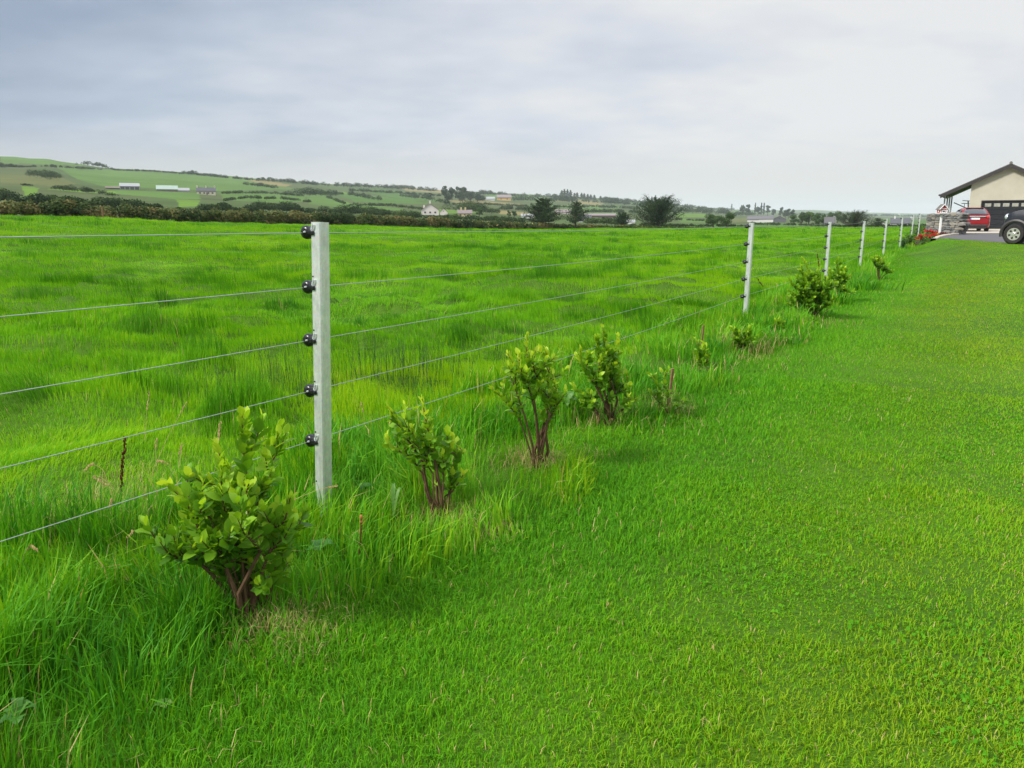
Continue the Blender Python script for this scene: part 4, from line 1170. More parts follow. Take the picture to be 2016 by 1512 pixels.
def wheel(root, x, y, r_, side, wide=.21, spokes=6):
    m = MB(); s_ = side
    prof = [(r_ * .60, -wide / 2), (r_ * .93, -wide / 2), (r_, -wide / 2 + .035), (r_, wide / 2 - .035), (r_ * .93, wide / 2), (r_ * .70, wide / 2), (r_ * .62, wide / 2 - .01)]
    m.lathe([(a, s_ * h) for a, h in prof], (0, 0, 0), 'x', 36, ring=True)
    wh = m.build('wheel', M['tyre'], root, smooth=True, loc=(x, y, r_))
    w = MB(); w.lathe([(.001, s_ * (wide / 2 - .055)), (r_ * .61, s_ * (wide / 2 - .055)), (r_ * .61, s_ * (wide / 2 - .05)), (.001, s_ * (wide / 2 - .05))], (0, 0, 0), 'x', 28); w.build('hub_well', M['tyre'], wh)
    rm = MB(); f0, f1 = s_ * (wide / 2 - .045), s_ * (wide / 2 - .004)
    rm.lathe([(r_ * .53, f0), (r_ * .63, f0), (r_ * .63, f1), (r_ * .53, f1)], (0, 0, 0), 'x', 36, ring=True)
    rm.lathe([(.001, f0), (r_ * .20, f0), (r_ * .20, f1), (r_ * .15, f1 + s_ * .008), (.001, f1 + s_ * .008)], (0, 0, 0), 'x', 18)
    for k in range(spokes):
        th = 2 * math.pi * k / spokes + .26
        P = []
        for (rr, hw) in ((r_ * .15, .055), (r_ * .36, .036), (r_ * .56, .075)):
            c, sn = math.cos(th), math.sin(th)
            P.append([(rr * c - hw * sn, rr * sn + hw * c), (rr * c + hw * sn, rr * sn - hw * c)])
        poly = [P[0][0], P[1][0], P[2][0], P[2][1], P[1][1], P[0][1]]
        rm.prism([(f0, a, b) for a, b in poly], (0, 0, 0), (f1 - f0 - s_ * .004, 0, 0))
    rm.build('rim', M['alloy'], wh); return wh

def red_car():
    # rear towards the viewer; X right, Y forwards
    d = 48.5; p = at(1917, 455, d); gz = float(ground_z(*p[:2]))
    root = empty('red_hatchback', (p[0], p[1], gz + .012), 'red hatchback car seen from behind, parked in front of the garage', 'car', rz=-math.atan2(p[0], p[1]) + R(9))
    top = [(0, .52), (.02, .72), (.06, .88), (.12, 1.0), (.34, 1.24), (.55, 1.40), (.75, 1.455), (1.3, 1.49), (2.0, 1.47), (2.5, 1.38), (3.15, 1.02), (3.8, .86), (4.05, .70), (4.1, .5)]
    wid = [(0, .72), (.05, .80), (.2, .87), (.8, .89), (3.2, .89), (3.8, .84), (4.1, .66)]
    zl = [(.26, .93), (.40, .99), (.62, 1.0), (.86, .985), (.98, .95), (1.15, .86), (1.30, .76), (1.42, .66), (1.5, .60)]
    body = car_shell(root, top, wid, zl, 'body', M['car_red'], .26)
    def patch(rows, name, mat, par=root):
        m = MB(); V = [q for r_ in rows for q in r_]; n = len(rows[0])
        m.add(V, [(i * n + j, i * n + j + 1, (i + 1) * n + j + 1, (i + 1) * n + j) for i in range(len(rows) - 1) for j in range(n - 1)]); o = m.build(name, mat, par, smooth=True)
        sm = o.modifiers.new('thickness', 'SOLIDIFY'); sm.thickness = .012; sm.offset = 0; return o
    def top_at(y): return np.interp(y, [a for a, _ in top], [b for _, b in top])
    rows = []
    for y in np.linspace(.135, .56, 6):
        z = top_at(y); W = np.interp(z, [a for a, _ in zl], [b for _, b in zl]) * .88
        rows.append([(x * W * .86, y - .02, z + .02 + .022 * (1 - abs(x))) for x in np.linspace(-1, 1, 7)])
    patch(rows, 'rear_window', M['glass_dark'])
    for s_ in (-1, 1):
        rows = []
        for z, x in ((1.0, .895 * .945), (1.2, .895 * .848), (1.38, .895 * .74)):
            y0, y1 = .55 + (z - 1.0) * .5, 2.95 - (z - 1.0) * 1.4
            rows.append([(s_ * (x + .012), y, z) for y in np.linspace(y0, y1, 6)])
        patch(rows, 'side_window', M['glass_dark'])
        l = MB(); l.box((s_ * .70, .065, .92), (.22, .14, .16), bev=.04, rz=s_ * .35); l.build('tail_light', M['lens_red'], root, smooth=True)
        mi = MB(); mi.ball((s_ * 1.0, 2.55, 1.06), .11, 10, 7, (1, .7, .75)); mi.box((s_ * .90, 2.57, 1.0), (.14, .05, .05)); mi.build('mirror', M['chrome'], root, smooth=True)
        for y in (.72, 3.3): wheel(root, s_ * .80, y, .31, s_, .20, 5)
    b = MB(); b.box((0, .03, .37), (1.46, .14, .20), bev=.05); b.box((0, .035, .235), (1.3, .22, .09), bev=.03); b.build('bumper', M['dark_trim'], root, smooth=True)
    c = MB(); c.box((0, .0, .935), (1.16, .07, .05), bev=.015); c.build('tailgate_strip', M['chrome'], root)
    n = MB(); n.box((0, -.005, .80), (.52, .03, .115), bev=.008); pl = n.build('number_plate', M['white_paint'], root)
    e = MB(); e.box((-.235, -.022, .80), (.045, .006, .10)); e.build('blue_band', M['blue'], pl)
    s_ = MB(); s_.box((0, .62, 1.47), (1.02, .20, .03), bev=.012); s_.build('spoiler', M['car_red'], root)
red_car()

def dark_truck():
    # faces to the left of the picture; local Y is the driving direction, X to its right
    d = 30.7; p = at(1995.5, 480.5, d); gz = float(ground_z(*p[:2])); k = d / FPX
    root = empty('dark_offroader', (p[0], p[1], gz + .010), 'dark blue-grey off-road vehicle with silver six-spoke wheels, cut by the right edge', 'car', rz=R(34))
    # front axle at y=0, left wheel on the origin; body extends to -y, width to +x (away from the viewer)
    W = .90; cx = W - .06
    top0 = [(.545, .62), (.53, .84), (.47, 1.02), (.36, 1.15), (.22, 1.225), (0, 1.285), (-.35, 1.345), (-.75, 1.385), (-1.25, 1.73), (-1.6, 1.80), (-3.2, 1.82), (-3.7, 1.74), (-3.95, 1.25), (-4.0, .62)]
    top = [(-y, z) for y, z in top0]
    wid = [(-.545, .62), (-.50, .74), (-.40, .84), (-.2, .89), (.3, .91), (3.6, .91), (4.0, .80)]
    zl = [(.40, .93), (.55, .985), (.80, 1.0), (1.05, .99), (1.20, .95), (1.28, .91), (1.42, .86), (1.66, .78), (1.82, .70)]
    r2 = root
    body = car_shell(root, top, wid, zl, 'body', M['car_dark'], .40)
    body.rotation_euler.z = R(180); body.location.x = cx
    for y in (0, -2.75):
        for (x, s_) in ((0.0, -1), (2 * cx, 1)):
            wheel(root, x, y, .381, s_, .26, 6)
            a = MB(); P = []
            for th in np.linspace(R(-14), R(194), 20): P.append((x + s_ * .015, y + .50 * math.cos(th), .40 + .50 * math.sin(th)))
            a.tube(P, .085, 8); a.build('arch_flare', M['dark_trim'], root, smooth=True)
            w = MB(); w.lathe([(.001, s_ * -.11), (.47, s_ * -.11), (.47, s_ * .008), (.001, s_ * .008)], (x, y, .42), 'x', 24); w.build('wheel_well', M['tyre'], root)
    for s_ in (-1, 1):
        h = MB(); h.ball((cx + s_ * .72, .385, 1.05), .135, 12, 8, (1.0, .85, .95)); h.build('headlight', M['lens_clear'], root, smooth=True)
    b = MB(); b.box((cx, .47, .60), (1.50, .30, .40), bev=.11); b.box((cx, .42, .38), (1.5, .28, .18), bev=.06); b.build('front_bumper', M['black_plastic'], root, smooth=True)
    g = MB(); g.box((cx, .50, .98), (.80, .07, .20), bev=.02); g.build('grille', M['chrome'], root)
    for s_ in (-1, 1):
        m = MB(); V = []
        for z, g_ in ((1.34, .885), (1.52, .815), (1.68, .765)):
            for y in np.linspace(-1.0 - (z - 1.34) * 1.1, -3.5, 6): V.append((cx + s_ * (.91 * g_ + .012), y, z))
        m.add(V, [(i * 6 + j, i * 6 + j + 1, i * 6 + 7 + j, i * 6 + 6 + j) for i in range(2) for j in range(5)]); m.build('side_window', M['glass_dark'], root, smooth=True)
        mi = MB(); mi.box((cx + s_ * 1.02, -1.0, 1.38), (.22, .12, .18), bev=.04); mi.build('mirror', M['black_plastic'], root)
    m = MB(); V = []
    for y, z in ((-.80, 1.435), (-1.05, 1.60), (-1.22, 1.735)):
        for x in np.linspace(-1, 1, 6): V.append((cx + x * .66, y + .02, z + .035 - abs(x) * .02))
    m.add(V, [(i * 6 + j, i * 6 + j + 1, i * 6 + 7 + j, i * 6 + 6 + j) for i in range(2) for j in range(5)]); m.build('windscreen', M['glass_dark'], root, smooth=True)
dark_truck()

def line_frame():
    d = 58.0; p = at(1907, 452, d); gz = float(ground_z(*p[:2])); k = d / FPX
    def L(u, v): q = at(u, v, d); return (q[0] - p[0], q[1] - p[1], q[2] - gz)
    m = MB(); r_ = .03
    m.tube([L(1907, 453), L(1906, 395)], .045, 6); m.tube([L(1895, 395), L(1920, 396)], r_, 6); m.tube([L(1893, 400.5), L(1913, 401)], r_, 6)
    m.tube([L(1899, 401), L(1898, 412)], .022, 6); m.tube([L(1912, 396), L(1911, 408)], .022, 6)
    o = m.build('washing_line_frame', M['grey_tube'], loc=(p[0], p[1], gz)); tag(o, 'grey metal frame of bars standing left of the garage wall', 'washing line')
line_frame()

M['bed_leaf'] = leaf_mat('bed_leaf', [(0, (.020, .070, .014)), (.5, (.060, .170, .022)), (1, (.20, .30, .03))], .3, .45)
M['petal_red'] = leaf_mat('petal_red', [(0, (.30, .006, .008)), (1, (.62, .02, .02))], .25, .5, tmul=(1, .5, .5))
M['petal_orange'] = leaf_mat('petal_orange', [(0, (.60, .18, .02)), (1, (.75, .32, .04))], .25, .5, tmul=(1, .7, .4))
M['purple_leaf'] = leaf_mat('purple_leaf', [(0, (.055, .010, .012)), (1, (.16, .035, .03))], .2, .5, tmul=(1, .5, .5))
def cards(n, C, rad, size, rng, flat=0.0, tint=(.5, .2), up=.0):
    """n leaf-sized quads in an ellipsoid"""
    q = rng.normal(0, 1, (n, 3)); q /= np.linalg.norm(q, axis=1)[:, None]; q *= (rng.random(n) ** .45)[:, None]
    P = np.array(C) + q * np.array(rad)
    a = rng.normal(0, 1, (n, 3)) + np.array([0, 0, up]); a /= np.linalg.norm(a, axis=1)[:, None]
    b = np.cross(a, rng.normal(0, 1, (n, 3))); b /= np.linalg.norm(b, axis=1)[:, None]
    s_ = size * rng.uniform(.6, 1.3, n)
    V = np.stack([P - a * s_[:, None] * .6, P + b * (s_ * .38)[:, None], P + a * s_[:, None] * .6, P - b * (s_ * .38)[:, None]], 1).reshape(-1, 3)
    k = (np.arange(n) * 4)[:, None] + np.arange(4)
    return V, k, np.clip(rng.normal(tint[0], tint[1], n), 0, 1)
def bed_plant(label, u, v, h, w, seed, flower=None, n=170, leaf='bed_leaf', d=None, cat='bedding plant', name='bedding_plant'):
    rng = np.random.default_rng(seed); p = on_ground(u, v)
    if d: q = at(u, v, d); p = np.array([q[0], q[1], float(ground_z(q[0], q[1]))])
    root = empty(name, p, label, cat, 'plants in the flower bed')
    V, F, T = cards(n, (0, 0, h * .52), (w / 2, w / 2, h * .55), .085, rng)
    mesh_np('leaves', V, [F], M[leaf], root, {'tint': T})
    s_ = MB()
    for k in range(5): s_.tube([(0, 0, -.03), (rng.normal(0, w * .12), rng.normal(0, w * .12), h * .4), (rng.normal(0, w * .25), rng.normal(0, w * .25), h * .8)], [.012, .009, .005], 5)
    s_.build('stems', M['shrub_bark'], root)
    if flower:
        for k in range(flower[1]):
            c = (rng.uniform(-.5, .5) * w * .8, rng.uniform(-.6, .2) * w * .6, h * rng.uniform(.65, 1.05)); v_, k_, t_ = cards(26, c, (.095, .095, .075), .07, rng, tint=(.6, .3))
            mesh_np('flower_head', v_, [k_], M[flower[0]], root, {'tint': np.repeat(t_, 4)})
    return root
_oldmesh = mesh_np
def mesh_np(name, V, F, mat=None, parent=None, attrs=None, smooth=False, colors=None):
    if attrs and 'tint' in attrs and len(attrs['tint']) * 4 == len(V): attrs = {'tint': np.repeat(attrs['tint'], 4)}
    return _oldmesh(name, V, F, mat, parent, attrs, smooth, colors)
bed_plant('leafy bright green bush at the near corner of the flower bed', 1790, 482, .55, .75, 1, n=420)
bed_plant('red flowering plant lowest in the flower bed', 1816, 475, .45, .75, 2, ('petal_red', 8), d=38.2)
bed_plant('taller red flowering plant behind the lowest one in the bed', 1825, 468, .60, .85, 3, ('petal_red', 8), d=39.6)
bed_plant('red flowering plant highest in the bed, before the stone wall', 1832, 463, .50, .6, 12, ('petal_red', 5), d=41)
bed_plant('low green plant at the front of the bed', 1829, 472, .25, .5, 4, d=39)
bed_plant('orange flowering plant near the foot of the white post', 1837, 462, .34, .45, 5, ('petal_orange', 7), d=41.6)
bed_plant('dark green bush beside the last fence posts', 1806, 465, .75, 1.0, 6, n=480)
bed_plant('purple-leaved plant at the foot of the stone wall', 1858, 460, .24, .9, 7, leaf='purple_leaf', n=240, d=42)
bed_plant('green bush leaning against the left end of the stone wall', 1822, 459, .6, .9, 8, n=420)
bed_plant('purple-leaved plant inside the bend of the kerb', 1846, 464, .20, .55, 9, leaf='purple_leaf', n=200, d=41.3)
bed_plant('small dark plant in the long grass before the flower bed', 1777, 490, .42, .16, 10, n=150, leaf='rush')
bed_plant('reddish pointed shrub beyond the stone wall, beside the red car', 1895, 452, 1.35, .42, 11, leaf='purple_leaf', n=420, d=52)
# ------------------------------------------------------------------ boundary hedge, hedgerows, trees and farms
M['hedge_leaf'] = leaf_mat('hedge_leaf', [(0, (.030, .060, .014)), (.35, (.075, .110, .022)), (.62, (.150, .140, .040)), (.85, (.220, .170, .065)), (1, (.42, .32, .14))], .2, .7, .2, tmul=(1, 1, .7))
M['far_leaf'] = leaf_mat('far_leaf', [(0, (.014, .032, .012)), (.5, (.034, .064, .019)), (1, (.078, .118, .030))], .15, .8, .1, tmul=(1, 1, .7))
M['tree_leaf'] = leaf_mat('tree_leaf', [(0, (.020, .055, .014)), (.5, (.055, .110, .024)), (1, (.120, .180, .040))], .18, .7, .2, tmul=(1, 1, .7))
M['cypress'] = leaf_mat('cypress_leaf', [(0, (.010, .030, .012)), (.5, (.026, .058, .020)), (1, (.060, .100, .030))], .10, .7, .2, tmul=(1, 1, .7))
M['trunk'] = plain('tree_trunk', (.06, .045, .035), .9, var=.3, scale=3)

def quads(P, size, rng, tint, up=.3):
    n = len(P); a = rng.normal(0, 1, (n, 3)); a[:, 2] += up; a /= np.linalg.norm(a, axis=1)[:, None]
    b = np.cross(a, rng.normal(0, 1, (n, 3))); b /= np.linalg.norm(b, axis=1)[:, None] + 1e-9
    s_ = (size * rng.uniform(.55, 1.35, n))[:, None]
    V = np.stack([P - a * s_ * .6, P + b * s_ * .42, P + a * s_ * .6, P - b * s_ * .42], 1).reshape(-1, 3)
    return V, (np.arange(n) * 4)[:, None] + np.arange(4), tint

def quads_n(P, Nr, size, rng, tint, jit=.45):
    """leaf clumps facing outwards along Nr"""
    n = len(P); nr = Nr + rng.normal(0, jit, (n, 3)); nr /= np.linalg.norm(nr, axis=1)[:, None]
    a = np.cross(nr, rng.normal(0, 1, (n, 3))); a /= np.linalg.norm(a, axis=1)[:, None] + 1e-9; b = np.cross(nr, a)
    s_ = (size * rng.uniform(.55, 1.35, n))[:, None]
    V = np.stack([P - a * s_ * .6, P + b * s_ * .45, P + a * s_ * .6, P - b * s_ * .45], 1).reshape(-1, 3)
    return V, (np.arange(n) * 4)[:, None] + np.arange(4), tint
def boundary_hedge():
    rng = np.random.default_rng(21)
    top = [(-300, 375), (0, 391), (60, 392), (130, 391), (200, 397), (300, 402), (400, 409), (500, 412), (600, 416), (700, 420), (800, 424), (900, 430), (1000, 436), (1100, 440), (1200, 442), (1300, 445), (1400, 446.5)]
    us = np.array([q[0] for q in top]); vt = np.array([q[1] for q in top])
    N = 130000; u = rng.uniform(-300, 1400, N)
    # spread evenly along the real length, not along the picture
    A = np.array([az_te(q, 436)[0] for q in np.linspace(-300, 1400, 800)]); Uq = np.linspace(-300, 1400, 800)
    a = np.interp(u, Uq, A); rho = hedge_d(a); he = np.interp(a, HA, HE)
    te = np.array([az_te(q, np.interp(q, us, vt))[1] for q in Uq]); tt = np.interp(u, Uq, te)
    H = np.maximum(.25, (tt - he) * rho)
    x0, y0 = np.sin(a) * rho, np.cos(a) * rho
    L = np.cumsum(np.r_[0, np.hypot(np.diff(np.sin(A) * hedge_d(A)), np.diff(np.cos(A) * hedge_d(A)))]); l = np.interp(u, Uq, L)
    lump = fbm(l * .55, l * 0, 5, 3); H = H * (.78 + .46 * lump)
    NB = 900; bl = np.sort(rng.uniform(L[0], L[-1], NB)); bu = np.interp(bl, L, Uq); ba = np.interp(bu, Uq, A); br = hedge_d(ba)
    bH = np.maximum(.3, (np.interp(bu, Uq, te) - np.interp(ba, HA, HE)) * br)
    bz = rng.uniform(.10, .72, NB) * bH; bR = bH * rng.uniform(.24, .42, NB); bz = np.minimum(bz, bH * 1.06 - bR); bd = rng.uniform(.2, 1.6, NB) * np.where(bz > bH * .5, .7, 1)
    bt = .37 + .55 * (fbm(bl * .25, bz * .9, 35, 2) - .5) * 2 + rng.normal(0, .14, NB) - .15 * np.clip((bl - 130) / 60, 0, 1)
    k = rng.choice(NB, N, p=bR ** 2 / (bR ** 2).sum()); q = rng.normal(0, 1, (N, 3)); q /= np.linalg.norm(q, axis=1)[:, None]
    rr = (.65 + .42 * rng.random(N))[:, None]; r2 = br[k] + .35 + bd[k]
    P = np.stack([np.sin(ba[k]) * r2, np.cos(ba[k]) * r2, hill_z(ba[k], br[k]) + bz[k]], 1) + q * rr * (bR[k] * np.array([[1.35], [1.35], [1.0]])).T
    tint = np.clip(bt[k] + rng.normal(0, .13, N), 0, .84)
    st_ = (rng.random(N) < .055) & (q[:, 2] > .3) & (fbm(bl[k] * .16, bl[k] * 0, 37, 2) > .48); tint = np.where(st_, rng.uniform(.86, 1, N), tint)
    V, F, T = quads_n(P, q + np.array([0, 0, .25]), .17 + .06 * np.clip((br[k] - 70) / 60, 0, 1), rng, tint)
    o = mesh_np('boundary_hedge', V, [F], M['hedge_leaf'], None, {'tint': np.repeat(T, 4)})
    tag(o, 'long brownish wild hedge along the far side of the pasture', 'hedge')
boundary_hedge()

def hedgerow(label, pts, h, seed, th=None, tint=.45, mat='far_leaf', lump=.5, grp='dark hedgerows on the hillside', name='hedgerow', cat='hedgerow', dens=1.0, fine=1.0):
    """pts: photo pixels of the foot of the hedge on the land; h: height in photo pixels (or one per point)"""
    rng = np.random.default_rng(seed); G_ = np.array([on_hill(*p) for p in pts]); hp = np.broadcast_to(np.asarray(h, float), (len(pts),))
    sc = np.array([mpp(g) for g in G_]); Hm = hp * sc
    seg = np.linalg.norm(np.diff(G_[:, :2], axis=0), axis=1); L = np.r_[0, np.cumsum(seg)]
    upx = np.r_[0, np.cumsum(np.abs(np.diff([p[0] for p in pts])))]
    size = float(np.clip(sc.mean() * 1.5, .28, 6.0)) * fine
    # rounded bushes set along the line, leaf clumps over their surface
    nb = int(max(5, upx[-1] / hp.mean() * 2.3)); ub = np.sort(rng.uniform(0, upx[-1], nb)); C = []
    for q in ub:
        H = np.interp(q, upx, Hm) * (1 - lump * .55 + lump * 1.1 * rng.random() ** 1.3); wd = H * rng.uniform(.5, .9) * (th if th else 1.0)
        x = np.interp(q, upx, G_[:, 0]); y = np.interp(q, upx, G_[:, 1]); a_ = math.atan2(x, y); o_ = rng.normal(0, .35) * H * (th if th else .6)
        C.append((x + math.sin(a_) * o_, y + math.cos(a_) * o_, H, wd, rng.normal(0, .16)))
    C = np.array(C); n = int(dens * max(200, 6.5 * upx[-1] * hp.mean() / 2.2 / fine ** 2))
    k = rng.choice(nb, n, p=(C[:, 2] * C[:, 3]) / (C[:, 2] * C[:, 3]).sum()); c_ = C[k]
    q = rng.normal(0, 1, (n, 3)); q[:, 2] = np.abs(q[:, 2]) - .25; q /= np.linalg.norm(q, axis=1)[:, None]; rr = (.72 + .34 * rng.random(n) ** 1.5)[:, None]
    P = np.stack([c_[:, 0], c_[:, 1], land_z(c_[:, 0], c_[:, 1]) + c_[:, 2] * .42], 1) + q * rr * np.stack([c_[:, 3], c_[:, 3], c_[:, 2] * .60], 1)
    T = np.clip(tint + c_[:, 4] + rng.normal(0, .15, n), 0, 1)
    c = G_[len(G_) // 2]
    V, F, T = quads_n(P - c, q, size, rng, T)
    o = mesh_np(name, V, [F], M[mat], None, {'tint': np.repeat(T, 4)}); o.location = tuple(c)
    tag(o, label, cat, grp); return o

HEDGES = [
 ('bushy skyline hedge where the bare green hilltop ends', [(148, 326), (165, 325), (200, 329), (222, 335)], [5, 8, 8, 4], None),
 ('thin skyline hedge above the largest green field', [(222, 336), (300, 339), (350, 343)], 4, None),
 ('rounded lump of skyline hedge straight above the cream farmhouse', [(348, 344), (372, 345), (398, 347)], [5, 11, 4], None),
 ('skyline hedge running down to the straw-coloured field', [(400, 347), (440, 351), (500, 357)], 6, None),
 ('uneven skyline hedge over the straw-coloured field', [(500, 357), (560, 360), (640, 367)], 8, None),
 ('long ragged skyline hedge left of the tall dark wood', [(640, 367), (720, 370), (800, 374), (875, 380)], 8, None),
 ('ragged skyline hedge between the tall dark wood and the skyline pines', [(940, 383), (1000, 387), (1050, 390), (1110, 391)], 8, None),
 ('skyline hedge right of the skyline pines', [(1180, 394), (1240, 398), (1300, 404)], 6, None),
 ('last skyline hedge, running down the hill behind the big cypress', [(1300, 404), (1370, 411), (1440, 416)], 6, None),
 ('thin hedge crossing the top of the left hill', [(0, 331), (18, 330), (40, 331), (120, 331), (200, 335)], [9, 7, 5, 5, 4], None),
 ('hedge below the straw field, left part of the hill', [(480, 365), (520, 369), (548, 373)], 7, None),
 ('hedge running level beside the cream farmhouse', [(432, 383), (470, 382), (520, 382), (600, 388)], 6, None),
 ('hedge along the lower side of the level green fields', [(440, 398), (480, 392), (560, 394), (610, 400)], 7, None),
 ('straight hedge sloping down above the bright green field', [(640, 384), (690, 386), (748, 396)], 9, None),
 ('curved hedge dividing the two long green fields', [(645, 390), (670, 400), (690, 406), (770, 407), (850, 416)], 6, None),
 ('hedge under the ragged skyline, in front of the ochre strip', [(690, 377), (780, 382), (870, 388)], 6, None),
 ('hedge dropping from the tall wood towards the pink house', [(790, 388), (840, 394), (885, 404)], [6, 9, 9], None),
 ('hedge under the ochre field right of the pink house', [(985, 414), (1040, 416), (1095, 418)], 9, None),
 ('hedge in front of the orange house', [(880, 404), (960, 404), (1035, 408)], 5, None),
 ('broad dark hedge below the skyline pines', [(1080, 398), (1150, 400), (1220, 404), (1290, 409)], 11, None),
 ('hedge under the pale green strip, behind the two small cypresses', [(1085, 410), (1160, 409), (1260, 413)], 6, None),
 ('hedge behind the dark shrub tree and the big cypress', [(1090, 420), (1170, 419), (1250, 421)], 7, None),
 ('wide dark hedge right of the big cypress', [(1310, 420), (1360, 421), (1440, 424)], 12, None),
 ('dark hedge line below the bright green strip, by the two round trees', [(1320, 433), (1390, 436)], 4, None),
 ('low dark hedge at the end of the pasture, left of the second post', [(1320, 446), (1400, 447), (1480, 447.5)], 5, None),
 ('low dark hedge in front of the long farm sheds', [(1480, 443), (1560, 445), (1650, 447.4)], 6, None),
 ('low hedge at the pasture end before the white bungalow', [(1650, 447.4), (1720, 447), (1830, 446.5)], 5, None),
 ('hedge above the round trees near the second post', [(1440, 426), (1480, 426)], 10, None),
 ('far hedge line across the pale ridge above the right-hand posts', [(1560, 424), (1650, 425), (1760, 426), (1830, 428)], 4, None),
]
for i, (lb, pts, h, _) in enumerate(HEDGES): hedgerow(lb, pts, h, 100 + i)
SCRUB = [
 ('dark scrub patch high on the left hillside', [(62, 350), (95, 354), (128, 360)], [18, 17, 9], .38),
 ('dark scrub running down the left hillside to the farm sheds', [(108, 374), (140, 378), (190, 381), (228, 388)], [11, 12, 9, 6], .40),
 ('small dark bush patch on the rough left hillside', [(40, 366), (64, 367)], 5, .4),
 ('dark green bush mass at the far left behind the brown hedge', [(-60, 398), (0, 398), (45, 402)], [24, 24, 11], .42),
 ('long dense dark hedge close behind the brown hedge on the left', [(72, 408), (150, 410), (250, 414), (310, 416), (358, 418)], [26, 22, 19, 15, 7], .42),
 ('dark scrub below the cream farmhouse', [(392, 417), (440, 418), (505, 420)], [15, 16, 12], .42),
 ('mixed scrub in the middle of the valley left of the pink house', [(480, 414), (560, 420), (620, 424), (700, 424), (795, 430)], [18, 20, 15, 18, 14], .46),
 ('bushy scrub above the long green fields', [(560, 384), (600, 386), (655, 388)], [8, 16, 10], .40),
 ('dark bushes in front of the pink house', [(790, 432), (830, 436), (885, 436)], [18, 14, 8], .48),
 ('bushes behind the hedge right of the pink house', [(880, 434), (950, 437), (1035, 441)], [11, 13, 12], .48),
 ('scrub on the slope behind the yellow cottage', [(880, 416), (920, 420), (985, 422)], [18, 22, 8], .48),
 ('grey-green bushes left of the orange house', [(1005, 396), (1042, 398)], [9, 14], .5),
 ('bushes between the two small cypresses and the dark shrub tree', [(1150, 443), (1190, 444), (1225, 445)], [14, 18, 10], .52),
 ('scrub beneath the big cypress', [(1240, 446), (1300, 447), (1345, 447)], [7, 8, 5], .5),
]
for i, (lb, pts, h, tn) in enumerate(SCRUB): hedgerow(lb, pts, h, 200 + i, 1.3, tn, 'far_leaf', .42, 'patches of scrub in the valley', 'scrub', 'scrub')

